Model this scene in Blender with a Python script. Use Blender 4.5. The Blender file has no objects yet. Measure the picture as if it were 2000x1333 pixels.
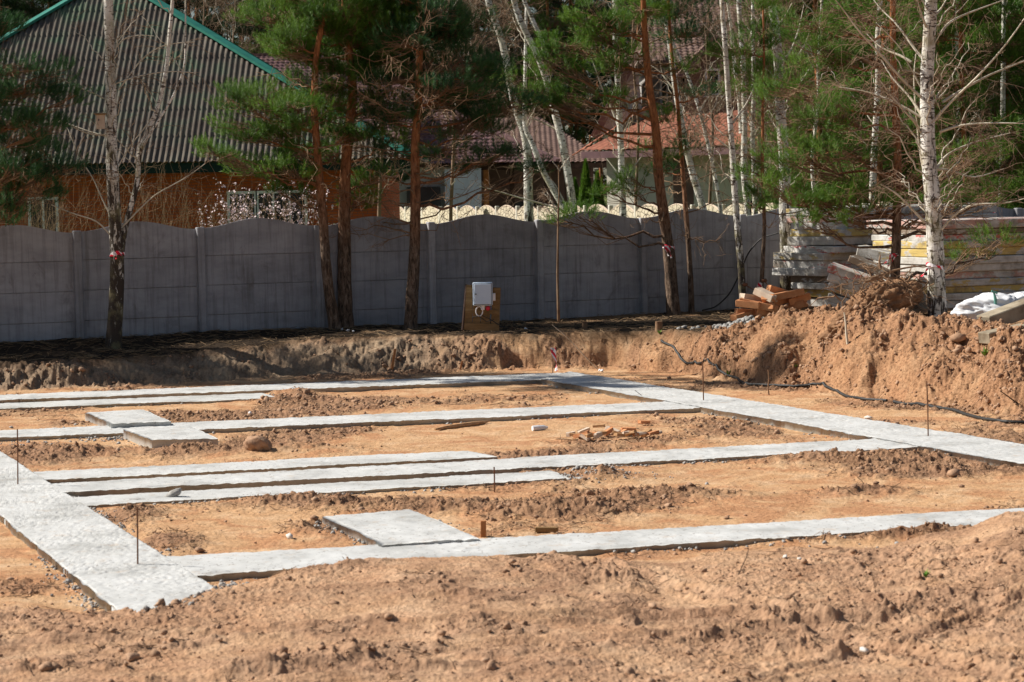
import bpy, math, random
import numpy as np
from math import radians, sin, cos, pi, sqrt
sc = bpy.context.scene
col = sc.collection
random.seed(7)
RNG = np.random.default_rng(11)

# ---------------------------------------------------------------- camera, sky, sun, exposure
F = 4722.0                       # focal length in photo pixels (85 mm on a 36 mm sensor)
CAMZ = 2.65
PITCH = math.atan(284 / F); ROLL = math.atan(0.0187)
f0 = np.array([0, cos(PITCH), -sin(PITCH)]); r0 = np.array([1., 0, 0]); u0 = np.cross(r0, f0)
RV = cos(ROLL) * r0 - sin(ROLL) * u0
UV = sin(ROLL) * r0 + cos(ROLL) * u0
cd = bpy.data.cameras.new("camera"); cam = bpy.data.objects.new("camera", cd); col.objects.link(cam)
cd.sensor_width = 36.0; cd.lens = F / 2000 * 36.0
cd.clip_start = 0.1; cd.clip_end = 5000
from mathutils import Matrix
cam.matrix_world = Matrix(((RV[0], UV[0], -f0[0], 0), (RV[1], UV[1], -f0[1], 0), (RV[2], UV[2], -f0[2], CAMZ), (0, 0, 0, 1)))
cd.dof.use_dof = True; cd.dof.focus_distance = 36.0; cd.dof.aperture_fstop = 5.6
sc.camera = cam

SUN_EL = radians(41); SX, SY = -0.97, 0.21
n_ = math.hypot(SX, SY); SX /= n_; SY /= n_
sun_dir = np.array([SX * cos(SUN_EL), SY * cos(SUN_EL), sin(SUN_EL)])
w = bpy.data.worlds.new("World"); sc.world = w; w.use_nodes = True
wn = w.node_tree.nodes; wl = w.node_tree.links
sky = wn.new("ShaderNodeTexSky"); sky.sky_type = 'NISHITA'; sky.sun_disc = False
sky.sun_elevation = SUN_EL; sky.sun_rotation = math.atan2(SX, SY) % (2 * pi)
wl.new(sky.outputs[0], wn["Background"].inputs[0]); wn["Background"].inputs[1].default_value = 0.05
sl = bpy.data.lights.new("sun", 'SUN'); sl.energy = 5.0; sl.angle = radians(0.5); sl.color = (1.0, 0.94, 0.86)
so = bpy.data.objects.new("sun", sl); col.objects.link(so)
from mathutils import Vector
so.rotation_euler = Vector(-sun_dir).to_track_quat('-Z', 'Y').to_euler(); so.location = (-20, 10, 30)
sc.view_settings.view_transform = 'Standard'; sc.view_settings.look = 'None'
sc.view_settings.exposure = 0.48; sc.view_settings.gamma = 1.0

# ---------------------------------------------------------------- layout helpers
def ray(px, py):
    return f0 * F + RV * (px - 1000) + UV * (666 - py)
def PY(px, py, Y):                       # point at depth Y seen at photo pixel
    d = ray(px, py); return np.array([0, 0, CAMZ]) + d * (Y / d[1])
def PZ(px, py, z=0.0):                   # point on level z
    d = ray(px, py); t = (z - CAMZ) / d[2]; return np.array([0, 0, CAMZ]) + d * t

# ---------------------------------------------------------------- noise
def _h(ix, iy, s):
    n = (ix.astype(np.int64) * 374761393 + iy.astype(np.int64) * 668265263 + s * 974711) & 0xffffffff
    n = ((n ^ (n >> 13)) * 1274126177) & 0xffffffff
    n = ((n ^ (n >> 16)) * 2246822519) & 0xffffffff
    return ((n ^ (n >> 15)) & 0xffff).astype(np.float64) / 65535.0
def vn(x, y, s=0):
    ix = np.floor(x); iy = np.floor(y); fx = x - ix; fy = y - iy
    fx = fx * fx * fx * (fx * (fx * 6 - 15) + 10); fy = fy * fy * fy * (fy * (fy * 6 - 15) + 10)
    a = _h(ix, iy, s); b = _h(ix + 1, iy, s); c = _h(ix, iy + 1, s); d = _h(ix + 1, iy + 1, s)
    return (a + (b - a) * fx) * (1 - fy) + (c + (d - c) * fx) * fy
def fbm(x, y, s=0, o=4, g=.5):
    t = 0; a = 1; m = 0
    for i in range(o):
        c, q = cos(i * 1.3 + s), sin(i * 1.3 + s)
        t = t + a * vn((x * c - y * q) * 2.03**i + 17.3 * i, (x * q + y * c) * 2.03**i + 9.1 * i, s + i); m += a; a *= g
    return t / m
def ridged(x, y, s=0, o=4):
    t = 0; a = 1; m = 0
    for i in range(o):
        c, q = cos(i * 1.7 + s), sin(i * 1.7 + s)
        t = t + a * (1 - np.abs(2 * vn((x * c - y * q) * 2.1**i + 5 * i, (x * q + y * c) * 2.1**i + 3 * i, s + i) - 1)); m += a; a *= .55
    return t / m
def sst(a, b, x):
    t = np.clip((x - a) / (b - a), 0, 1); return t * t * (3 - 2 * t)

# ---------------------------------------------------------------- objects
def tag(o, label=None, cat=None, group=None, kind=None):
    if label: o['label'] = label
    if cat: o['category'] = cat
    if group: o['group'] = group
    if kind: o['kind'] = kind
    return o
ORG = {}
def thing(name, loc, label, cat, group=None):
    o = bpy.data.objects.new(name, None); col.objects.link(o); o.location = tuple(loc); o.empty_display_size = .2
    ORG[o.name] = np.array(loc, float); return tag(o, label, cat, group)
def mesh(name, V, Fc, mats, smooth=False, mi=None):
    me = bpy.data.meshes.new(name)
    V = np.asarray(V, dtype=np.float32)
    if isinstance(Fc, np.ndarray):
        k = Fc.shape[1]; n = len(Fc)
        me.vertices.add(len(V)); me.vertices.foreach_set('co', V.ravel())
        me.loops.add(n * k); me.loops.foreach_set('vertex_index', Fc.astype(np.int32).ravel())
        me.polygons.add(n); me.polygons.foreach_set('loop_start', np.arange(0, n * k, k, dtype=np.int32))
        me.update(calc_edges=True)
    else:
        me.from_pydata([tuple(v) for v in V.tolist()], [], [tuple(f) for f in Fc]); me.update()
    if not isinstance(mats, (list, tuple)): mats = [mats]
    for m in mats: me.materials.append(m)
    if mi is not None: me.polygons.foreach_set('material_index', np.asarray(mi, dtype=np.int32))
    if smooth: me.polygons.foreach_set('use_smooth', np.ones(len(me.polygons), dtype=bool))
    return me
def obj(name, V, Fc, mats, parent=None, smooth=False, mi=None, org=None):
    V = np.asarray(V, float)
    if org is None:
        org = ORG[parent.name] if parent is not None else np.array([(V[:, 0].min() + V[:, 0].max()) / 2, (V[:, 1].min() + V[:, 1].max()) / 2, V[:, 2].min()])
    me = mesh(name, V - org, Fc, mats, smooth, mi)
    o = bpy.data.objects.new(name, me); col.objects.link(o)
    if parent is not None: o.parent = parent
    else: o.location = tuple(org)
    ORG[o.name] = np.array(org, float)
    return o
class MB:
    def __init__(s): s.V = []; s.F = []; s.n = 0; s.mi = []
    def add(s, V, Fc, m=0):
        s.V.append(np.asarray(V, float)); s.F += [tuple(int(i) + s.n for i in f) for f in Fc]; s.n += len(V); s.mi += [m] * len(Fc); return s
    def box(s, c, size, R=None, m=0, bev=0.0):
        h = np.array(size) / 2.
        b = min(bev, h.min() * .9)
        if b <= 0:
            v = np.array([[x, y, z] for x in (-1, 1) for y in (-1, 1) for z in (-1, 1)], float) * h
            f = [(0, 1, 3, 2), (4, 6, 7, 5), (0, 4, 5, 1), (2, 3, 7, 6), (0, 2, 6, 4), (1, 5, 7, 3)]
        else:
            v = []; idx = {}
            for sx in (-1, 1):
                for sy in (-1, 1):
                    for sz in (-1, 1):
                        for a in range(3):
                            p = np.array([sx, sy, sz]) * (h - b); p[a] += (sx, sy, sz)[a] * b
                            idx[(sx, sy, sz, a)] = len(v); v.append(p)
            v = np.array(v); f = []
            for a in range(3):
                o1, o2 = (a + 1) % 3, (a + 2) % 3
                for sg in (-1, 1):
                    q = []
                    for s1, s2 in ((-1, -1), (1, -1), (1, 1), (-1, 1)):
                        k = [0, 0, 0]; k[a] = sg; k[o1] = s1; k[o2] = s2; q.append(idx[(*k, a)])
                    f.append(q if sg > 0 else q[::-1])
            for a in range(3):
                o1, o2 = (a + 1) % 3, (a + 2) % 3
                for s1 in (-1, 1):
                    for s2 in (-1, 1):
                        ks = []
                        for sa in (-1, 1):
                            k = [0, 0, 0]; k[a] = sa; k[o1] = s1; k[o2] = s2; ks.append(tuple(k))
                        q = [idx[(*ks[0], o1)], idx[(*ks[1], o1)], idx[(*ks[1], o2)], idx[(*ks[0], o2)]]
                        f.append(q if s1 * s2 > 0 else q[::-1])
            for sx in (-1, 1):
                for sy in (-1, 1):
                    for sz in (-1, 1):
                        q = [idx[(sx, sy, sz, a)] for a in range(3)]
                        f.append(q if sx * sy * sz > 0 else q[::-1])
        if R is not None: v = v @ np.asarray(R).T
        return s.add(v + np.array(c), f, m)
    def ext(s, pts, depth, m=0):         # polygon extruded by vector depth
        pts = np.array(pts, float); n = len(pts); d = np.array(depth, float)
        V = np.vstack([pts, pts + d]); f = [tuple(range(n)), tuple(range(2 * n - 1, n - 1, -1))]
        f += [(i, i + n, (i + 1) % n + n, (i + 1) % n) for i in range(n)]
        return s.add(V, f, m)
    def tube(s, P, R, k=8, m=0, cap=True):
        P = np.array(P, float)
        if np.isscalar(R): R = [R] * len(P)
        V, Fc = tubes(P[None], np.array(R, float)[None], k)
        Fc = [tuple(f) for f in Fc]
        if cap:
            n = len(P); Fc.append(tuple(range(k))[::-1]); Fc.append(tuple(range((n - 1) * k, n * k)))
        return s.add(V, Fc, m)
    def obj(s, name, mats, parent=None, smooth=False):
        return obj(name, np.vstack(s.V), s.F, mats, parent, smooth, s.mi if len(set(s.mi)) > 1 else None)
def tubes(P, R, k=5):                   # P (N,n,3), R (N,n)
    P = np.asarray(P, float); R = np.asarray(R, float)
    N, n, _ = P.shape
    T = np.gradient(P, axis=1); T /= np.linalg.norm(T, axis=2, keepdims=True) + 1e-9
    up = np.where(np.abs(T[..., 2:3]) > .9, np.array([1., 0, 0]), np.array([0, 0, 1.]))
    up = np.broadcast_to(np.where(np.abs(T[:, :1, 2:3]).mean(axis=1, keepdims=True) > .75, np.array([1., 0.13, 0]), np.array([0.1, 0.05, 1.])), T.shape)
    A = np.cross(T, up); A /= np.linalg.norm(A, axis=2, keepdims=True) + 1e-9
    B = np.cross(T, A)
    a = np.arange(k) * 2 * pi / k
    V = P[:, :, None, :] + R[:, :, None, None] * (np.cos(a)[None, None, :, None] * A[:, :, None, :] + np.sin(a)[None, None, :, None] * B[:, :, None, :])
    base = (np.arange(N) * n * k)[:, None, None] + (np.arange(n - 1) * k)[None, :, None]
    j = np.arange(k)[None, None, :]; j2 = (j + 1) % k
    Fc = np.stack([base + j, base + k + j, base + k + j2, base + j2], axis=-1).reshape(-1, 4)
    return V.reshape(-1, 3), Fc
def rotz(a): return np.array([[cos(a), -sin(a), 0], [sin(a), cos(a), 0], [0, 0, 1.]])
def rotx(a): return np.array([[1, 0, 0], [0, cos(a), -sin(a)], [0, sin(a), cos(a)]])
def roty(a): return np.array([[cos(a), 0, sin(a)], [0, 1, 0], [-sin(a), 0, cos(a)]])
def copy_tree(o, loc, rz=0., s=1.):
    r = o.copy(); col.objects.link(r); r.location = loc; r.rotation_euler = (0, 0, rz); r.scale = (s, s, s)
    for ch in o.children:
        c = ch.copy(); col.objects.link(c); c.parent = r
        for g in ch.children:
            d = g.copy(); col.objects.link(d); d.parent = c
    return r

# ---------------------------------------------------------------- materials
class NT:
    def __init__(s, name):
        s.m = bpy.data.materials.new(name); s.m.use_nodes = True; s.n = s.m.node_tree.nodes; s.l = s.m.node_tree.links
        s.b = s.n["Principled BSDF"]; s.b.inputs['Specular IOR Level'].default_value = .25
        s.tc = s.n.new("ShaderNodeTexCoord"); s.co = s.tc.outputs['Object']
    def new(s, t, **k):
        q = s.n.new(t)
        for a, v in k.items(): setattr(q, a, v)
        return q
    def map(s, scale, co=None):
        q = s.new("ShaderNodeMapping"); q.inputs['Scale'].default_value = scale; s.l.new(co or s.co, q.inputs[0]); return q.outputs[0]
    def noise(s, scale, detail=5, rough=.55, co=None, dist=0.):
        q = s.new("ShaderNodeTexNoise"); q.inputs['Scale'].default_value = scale; q.inputs['Detail'].default_value = detail
        q.inputs['Roughness'].default_value = rough; q.inputs['Distortion'].default_value = dist
        s.l.new(co or s.co, q.inputs['Vector']); return q.outputs['Fac']
    def voro(s, scale, co=None, feat='F1', out='Distance'):
        q = s.new("ShaderNodeTexVoronoi", feature=feat); q.inputs['Scale'].default_value = scale; s.l.new(co or s.co, q.inputs['Vector']); return q.outputs[out]
    def ramp(s, fac, stops, interp='LINEAR'):
        q = s.new("ShaderNodeValToRGB"); r = q.color_ramp; r.interpolation = interp
        while len(r.elements) < len(stops): r.elements.new(.5)
        for e, (p, c) in zip(r.elements, stops):
            e.position = p; e.color = (c, c, c, 1) if np.isscalar(c) else (*c, 1)
        s.l.new(fac, q.inputs[0]); return q.outputs[0]
    def mix(s, fac, a, b, mode='MIX'):
        q = s.new("ShaderNodeMix", data_type='RGBA', blend_type=mode)
        if np.isscalar(fac): q.inputs[0].default_value = fac
        else: s.l.new(fac, q.inputs[0])
        for i, v in ((6, a), (7, b)):
            if isinstance(v, tuple): q.inputs[i].default_value = (*v, 1)
            else: s.l.new(v, q.inputs[i])
        return q.outputs[2]
    def math(s, op, a, b=0., c=None, clamp=False):
        q = s.new("ShaderNodeMath", operation=op, use_clamp=clamp)
        for i, v in ((0, a), (1, b)) + (((2, c),) if c is not None else ()):
            if np.isscalar(v): q.inputs[i].default_value = v
            else: s.l.new(v, q.inputs[i])
        return q.outputs[0]
    def attr(s, name): q = s.new("ShaderNodeAttribute", attribute_name=name); return q.outputs['Fac']
    def bump(s, h, strength=.5, dist=.02, prev=None):
        q = s.new("ShaderNodeBump"); q.inputs['Strength'].default_value = strength; q.inputs['Distance'].default_value = dist
        s.l.new(h, q.inputs['Height'])
        if prev: s.l.new(prev, q.inputs['Normal'])
        return q.outputs[0]
    def out(s, colr, rough=.9, nrm=None, spec=None):
        if isinstance(colr, tuple): s.b.inputs['Base Color'].default_value = (*colr, 1)
        else: s.l.new(colr, s.b.inputs['Base Color'])
        if np.isscalar(rough): s.b.inputs['Roughness'].default_value = rough
        else: s.l.new(rough, s.b.inputs['Roughness'])
        if nrm: s.l.new(nrm, s.b.inputs['Normal'])
        if spec is not None: s.b.inputs['Specular IOR Level'].default_value = spec
        return s.m
def simple(name, cols, scale=6, bump=.3, bscale=40, bdist=.01, rough=.85, stretch=None, spec=.25, rnd=0.):
    t = NT(name); co = t.map(stretch) if stretch else t.co
    n = t.noise(scale, 6, .6, co)
    k = len(cols); c = t.ramp(n, [(.3 + .4 * i / max(1, k - 1), cc) for i, cc in enumerate(cols)]) if k > 1 else cols[0]
    if rnd:
        oi = t.new("ShaderNodeObjectInfo").outputs['Random']
        v = t.math('MULTIPLY_ADD', oi, rnd, 1 - rnd / 2)
        h = t.new("ShaderNodeHueSaturation"); t.l.new(v, h.inputs['Value'])
        if isinstance(c, tuple): h.inputs['Color'].default_value = (*c, 1)
        else: t.l.new(c, h.inputs['Color'])
        c = h.outputs[0]
    nb = t.bump(t.noise(bscale, 5, .65, co), bump, bdist) if bump else None
    return t.out(c, rough, nb, spec)

# ground: tone comes from soil kinds stored on the mesh
def ground_mat():
    t = NT("soil"); P = t.new("ShaderNodeNewGeometry").outputs['Position']
    n1 = t.noise(.55, 6, .6, P); n2 = t.noise(3.5, 7, .65, P); n3 = t.noise(28, 5, .7, P); n4 = t.noise(1.3, 5, .6, P, 1.2)
    sand = t.ramp(n2, [(.3, (.48, .27, .135)), (.5, (.58, .355, .19)), (.68, (.65, .44, .265))])
    red = t.ramp(n3, [(.35, (.36, .16, .075)), (.6, (.52, .26, .13))])
    brown = t.ramp(n3, [(.3, (.15, .08, .045)), (.65, (.34, .195, .115))])
    c = t.mix(t.math('MULTIPLY', t.ramp(n4, [(.47, 0.), (.60, 1.)]), .75), sand, red)
    cl = t.attr("clod")
    c = t.mix(t.math('MULTIPLY', t.ramp(t.math('ADD', cl, t.math('MULTIPLY_ADD', n2, .5, -.25)), [(.25, 0.), (.8, 1.)]), .85), c, brown)
    mauve = t.ramp(n2, [(.3, (.40, .235, .14)), (.65, (.58, .375, .24))])
    c = t.mix(t.math('MULTIPLY', t.attr("fore"), .62), c, mauve)
    gr = t.ramp(n2, [(.3, (.17, .125, .085)), (.7, (.36, .275, .19))])
    damp = t.ramp(t.noise(.8, 6, .62, P, .8), [(.46, 0.), (.62, .75)])
    c = t.mix(t.math('MULTIPLY', damp, t.math('MAXIMUM', t.attr('fore'), t.attr('clod'))), c, t.ramp(n3, [(.3, (.20, .105, .058)), (.68, (.42, .25, .155))]))
    c = t.mix(t.attr("bank"), c, gr)
    c = t.mix(t.math('MULTIPLY', t.attr("dig"), t.ramp(n2, [(.35, .95), (.65, .6)])), c, t.ramp(n3, [(.35, (.20, .10, .05)), (.65, (.42, .23, .125))]))
    fines = t.ramp(n3, [(.30, .55), (.48, 1.0), (.72, 1.10)])
    c = t.mix(.8, c, fines, 'MULTIPLY')
    hum = t.ramp(n3, [(.35, (.018, .013, .009)), (.6, (.06, .04, .025)), (.72, (.16, .10, .06))])
    c = t.mix(t.attr("humus"), c, hum)
    gg = t.ramp(n3, [(.35, (.07, .10, .025)), (.7, (.20, .22, .07))])
    c = t.mix(t.attr("grass"), c, gg)
    b = t.bump(n3, .9, .02); b = t.bump(t.noise(110, 3, .7, P), .7, .006, b)
    return t.out(c, .95, b, .1)
def concrete_new():
    t = NT("fresh_concrete"); P = t.new("ShaderNodeNewGeometry").outputs['Position']
    n = t.noise(1.7, 6, .6, P); n3 = t.noise(60, 4, .7, P); v = t.voro(60, P)
    c = t.ramp(n, [(.32, (.38, .382, .365)), (.48, (.51, .514, .497)), (.66, (.585, .59, .575))])
    pit = t.noise(34, 3, .6, t.map((1, .8, 1), P))
    c = t.mix(t.ramp(pit, [(.345, .8), (.385, 0.)]), c, (.24, .22, .20)); c = t.mix(t.ramp(n3, [(.30, .5), (.38, 0.)]), c, (.3, .28, .25))
    c = t.mix(t.math('MULTIPLY', t.ramp(t.noise(5, 6, .7, P), [(.57, 0.), (.68, 1.)]), .45), c, (.44, .33, .23))
    z = t.new("ShaderNodeSeparateXYZ"); t.l.new(P, z.inputs[0])
    c = t.mix(t.math('MULTIPLY', t.ramp(t.math('MULTIPLY', z.outputs[2], -1.), [(.025, 0.), (.07, 1.)]), .6), c, (.34, .32, .25))
    b = t.bump(n3, .35, .004)
    return t.out(c, .92, b, .15)
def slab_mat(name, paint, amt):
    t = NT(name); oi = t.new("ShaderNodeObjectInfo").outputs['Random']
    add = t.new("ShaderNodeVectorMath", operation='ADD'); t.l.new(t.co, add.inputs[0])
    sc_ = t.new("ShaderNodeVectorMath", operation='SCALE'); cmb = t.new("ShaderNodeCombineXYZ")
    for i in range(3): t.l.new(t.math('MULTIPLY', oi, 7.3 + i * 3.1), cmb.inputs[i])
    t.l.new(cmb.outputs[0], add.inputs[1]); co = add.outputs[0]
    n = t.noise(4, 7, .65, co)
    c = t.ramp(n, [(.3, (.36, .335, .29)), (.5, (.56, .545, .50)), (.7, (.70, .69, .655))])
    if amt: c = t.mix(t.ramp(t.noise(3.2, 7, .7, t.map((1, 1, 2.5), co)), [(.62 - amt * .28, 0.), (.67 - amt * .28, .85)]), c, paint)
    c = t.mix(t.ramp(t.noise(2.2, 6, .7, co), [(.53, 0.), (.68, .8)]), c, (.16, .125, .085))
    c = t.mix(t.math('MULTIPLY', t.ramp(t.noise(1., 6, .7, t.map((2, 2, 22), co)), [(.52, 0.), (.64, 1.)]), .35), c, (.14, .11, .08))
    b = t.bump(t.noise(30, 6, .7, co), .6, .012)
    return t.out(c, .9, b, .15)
def bark_birch(nm="birch_bark", lo=.88, sl=-.20):
    t = NT(nm); z = t.new("ShaderNodeSeparateXYZ"); t.l.new(t.co, z.inputs[0])
    m1 = t.noise(1., 5, .6, t.map((9, 9, 30)))
    m2 = t.noise(1., 6, .7, t.map((16, 16, 4)), .6)
    c = t.ramp(t.noise(3, 4, .6), [(.35, (.52, .47, .38)), (.6, (.80, .78, .72))])
    c = t.mix(t.ramp(m1, [(.555, 0.), (.60, 1.)]), c, (.09, .065, .05))
    h = t.ramp(z.outputs[2], [(0., 1.), (.0, 1.)])
    low = t.math('MULTIPLY_ADD', z.outputs[2], sl, lo)          # rugged black bark low on the stem
    c = t.mix(t.ramp(t.math('ADD', low, t.math('MULTIPLY_ADD', m2, 1.7, -.95)), [(.42, 0.), (.52, 1.)]), c, (.055, .042, .032))
    c = t.mix(t.math('MULTIPLY', t.ramp(t.noise(4, 5, .6), [(.50, 0.), (.64, 1.)]), .6), c, (.27, .24, .12))
    b = t.bump(m2, .7, .03); b = t.bump(m1, .4, .01, b)
    return t.out(c, .8, b)
def bark_pine():
    t = NT("pine_bark"); z = t.new("ShaderNodeSeparateXYZ"); t.l.new(t.co, z.inputs[0])
    m2 = t.noise(1., 6, .7, t.map((22, 22, 6)), .6)
    lo = t.ramp(m2, [(.38, (.045, .03, .02)), (.52, (.16, .105, .07)), (.66, (.30, .22, .16))])
    hi = t.ramp(m2, [(.35, (.13, .05, .02)), (.5, (.34, .13, .05)), (.68, (.50, .22, .09))])
    c = t.mix(t.ramp(t.math('MULTIPLY_ADD', z.outputs[2], .25, t.math('MULTIPLY_ADD', t.noise(2, 4), .4, -.2)), [(.35, 0.), (.75, 1.)]), lo, hi)
    return t.out(c, .88, t.bump(m2, .9, .03))
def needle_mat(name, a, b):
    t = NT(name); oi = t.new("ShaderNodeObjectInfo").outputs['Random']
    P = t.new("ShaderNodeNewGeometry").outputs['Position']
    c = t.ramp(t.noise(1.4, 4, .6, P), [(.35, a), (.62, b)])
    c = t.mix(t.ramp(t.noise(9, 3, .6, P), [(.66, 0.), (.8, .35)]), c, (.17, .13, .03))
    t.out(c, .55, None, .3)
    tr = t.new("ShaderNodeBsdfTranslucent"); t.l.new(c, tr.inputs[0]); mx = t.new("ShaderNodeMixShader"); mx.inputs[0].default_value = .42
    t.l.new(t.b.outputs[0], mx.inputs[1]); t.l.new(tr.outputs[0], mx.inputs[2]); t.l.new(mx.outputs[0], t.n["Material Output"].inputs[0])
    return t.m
def brick_mat():
    t = NT("red_brickwork"); q = t.new("ShaderNodeTexBrick"); co = t.new("ShaderNodeVectorMath", operation='MULTIPLY'); 
    sp = t.new("ShaderNodeSeparateXYZ"); t.l.new(t.co, sp.inputs[0]); cb = t.new("ShaderNodeCombineXYZ")
    t.l.new(t.math('ADD', sp.outputs[0], sp.outputs[1]), cb.inputs[0]); t.l.new(sp.outputs[2], cb.inputs[1]); t.l.new(cb.outputs[0], q.inputs['Vector'])
    q.inputs['Scale'].default_value = 1.; q.inputs['Brick Width'].default_value = .26; q.inputs['Row Height'].default_value = .075; q.inputs['Mortar Size'].default_value = .008
    q.inputs['Color1'].default_value = (.52, .12, .035, 1); q.inputs['Color2'].default_value = (.42, .085, .025, 1); q.inputs['Mortar'].default_value = (.22, .10, .07, 1)
    return t.out(t.mix(.5, q.outputs[0], t.ramp(t.noise(2, 5), [(.3, .7), (.7, 1.)]), 'MULTIPLY'), .85, t.bump(q.outputs['Fac'], .4, -.01))
def stone_mat():
    t = NT("pale_stone_cast"); e = t.voro(4.2, t.map((1, 1, 1.8)), 'DISTANCE_TO_EDGE')
    c = t.mix(t.ramp(e, [(.02, 1.), (.07, 0.)]), t.ramp(t.noise(4, 5), [(.3, (.50, .43, .30)), (.7, (.66, .59, .44))]), (.22, .18, .13))
    return t.out(c, .85, t.bump(t.ramp(e, [(0., 0.), (.1, 1.)]), .7, .03))
def fencegrey():
    t = NT("weathered_grey_concrete"); n = t.noise(1., 6, .65, t.map((1.2, 1.2, 3)))
    c = t.ramp(n, [(.3, (.27, .27, .285)), (.55, (.375, .375, .395)), (.75, (.45, .45, .47))])
    st = t.noise(1., 5, .7, t.map((14, 14, .7)))
    c = t.mix(t.math('MULTIPLY', t.ramp(st, [(.48, 0.), (.72, 1.)]), .55), c, (.10, .09, .08))
    c = t.mix(t.ramp(t.noise(7, 5, .7), [(.66, 0.), (.8, .5)]), c, (.11, .085, .06))
    oi = t.new('ShaderNodeObjectInfo').outputs['Random']; h = t.new('ShaderNodeHueSaturation'); t.l.new(t.math('MULTIPLY_ADD', oi, .28, .86), h.inputs['Value']); t.l.new(c, h.inputs['Color']); c = h.outputs[0]
    sp = t.ramp(t.noise(1., 6, .7, t.map((2.5, 2.5, 1.6)), .8), [(.56, 0.), (.70, .45)]); c = t.mix(sp, c, (.12, .10, .085)); c = t.mix(t.ramp(t.noise(1., 5, .7, t.map((9, 9, 1.1))), [(.62, 0.), (.72, .4)]), c, (.46, .45, .43))
    return t.out(c, .9, t.bump(t.noise(60, 5, .7), .35, .006))
def tapemat():
    t = NT("red_white_tape"); w_ = t.new("ShaderNodeTexWave"); w_.inputs['Scale'].default_value = 5; w_.bands_direction = 'DIAGONAL'; t.l.new(t.co, w_.inputs[0])
    c = t.ramp(w_.outputs[1], [(.48, (.75, .02, .05)), (.52, (.85, .80, .80))])
    return t.out(c, .4)
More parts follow.
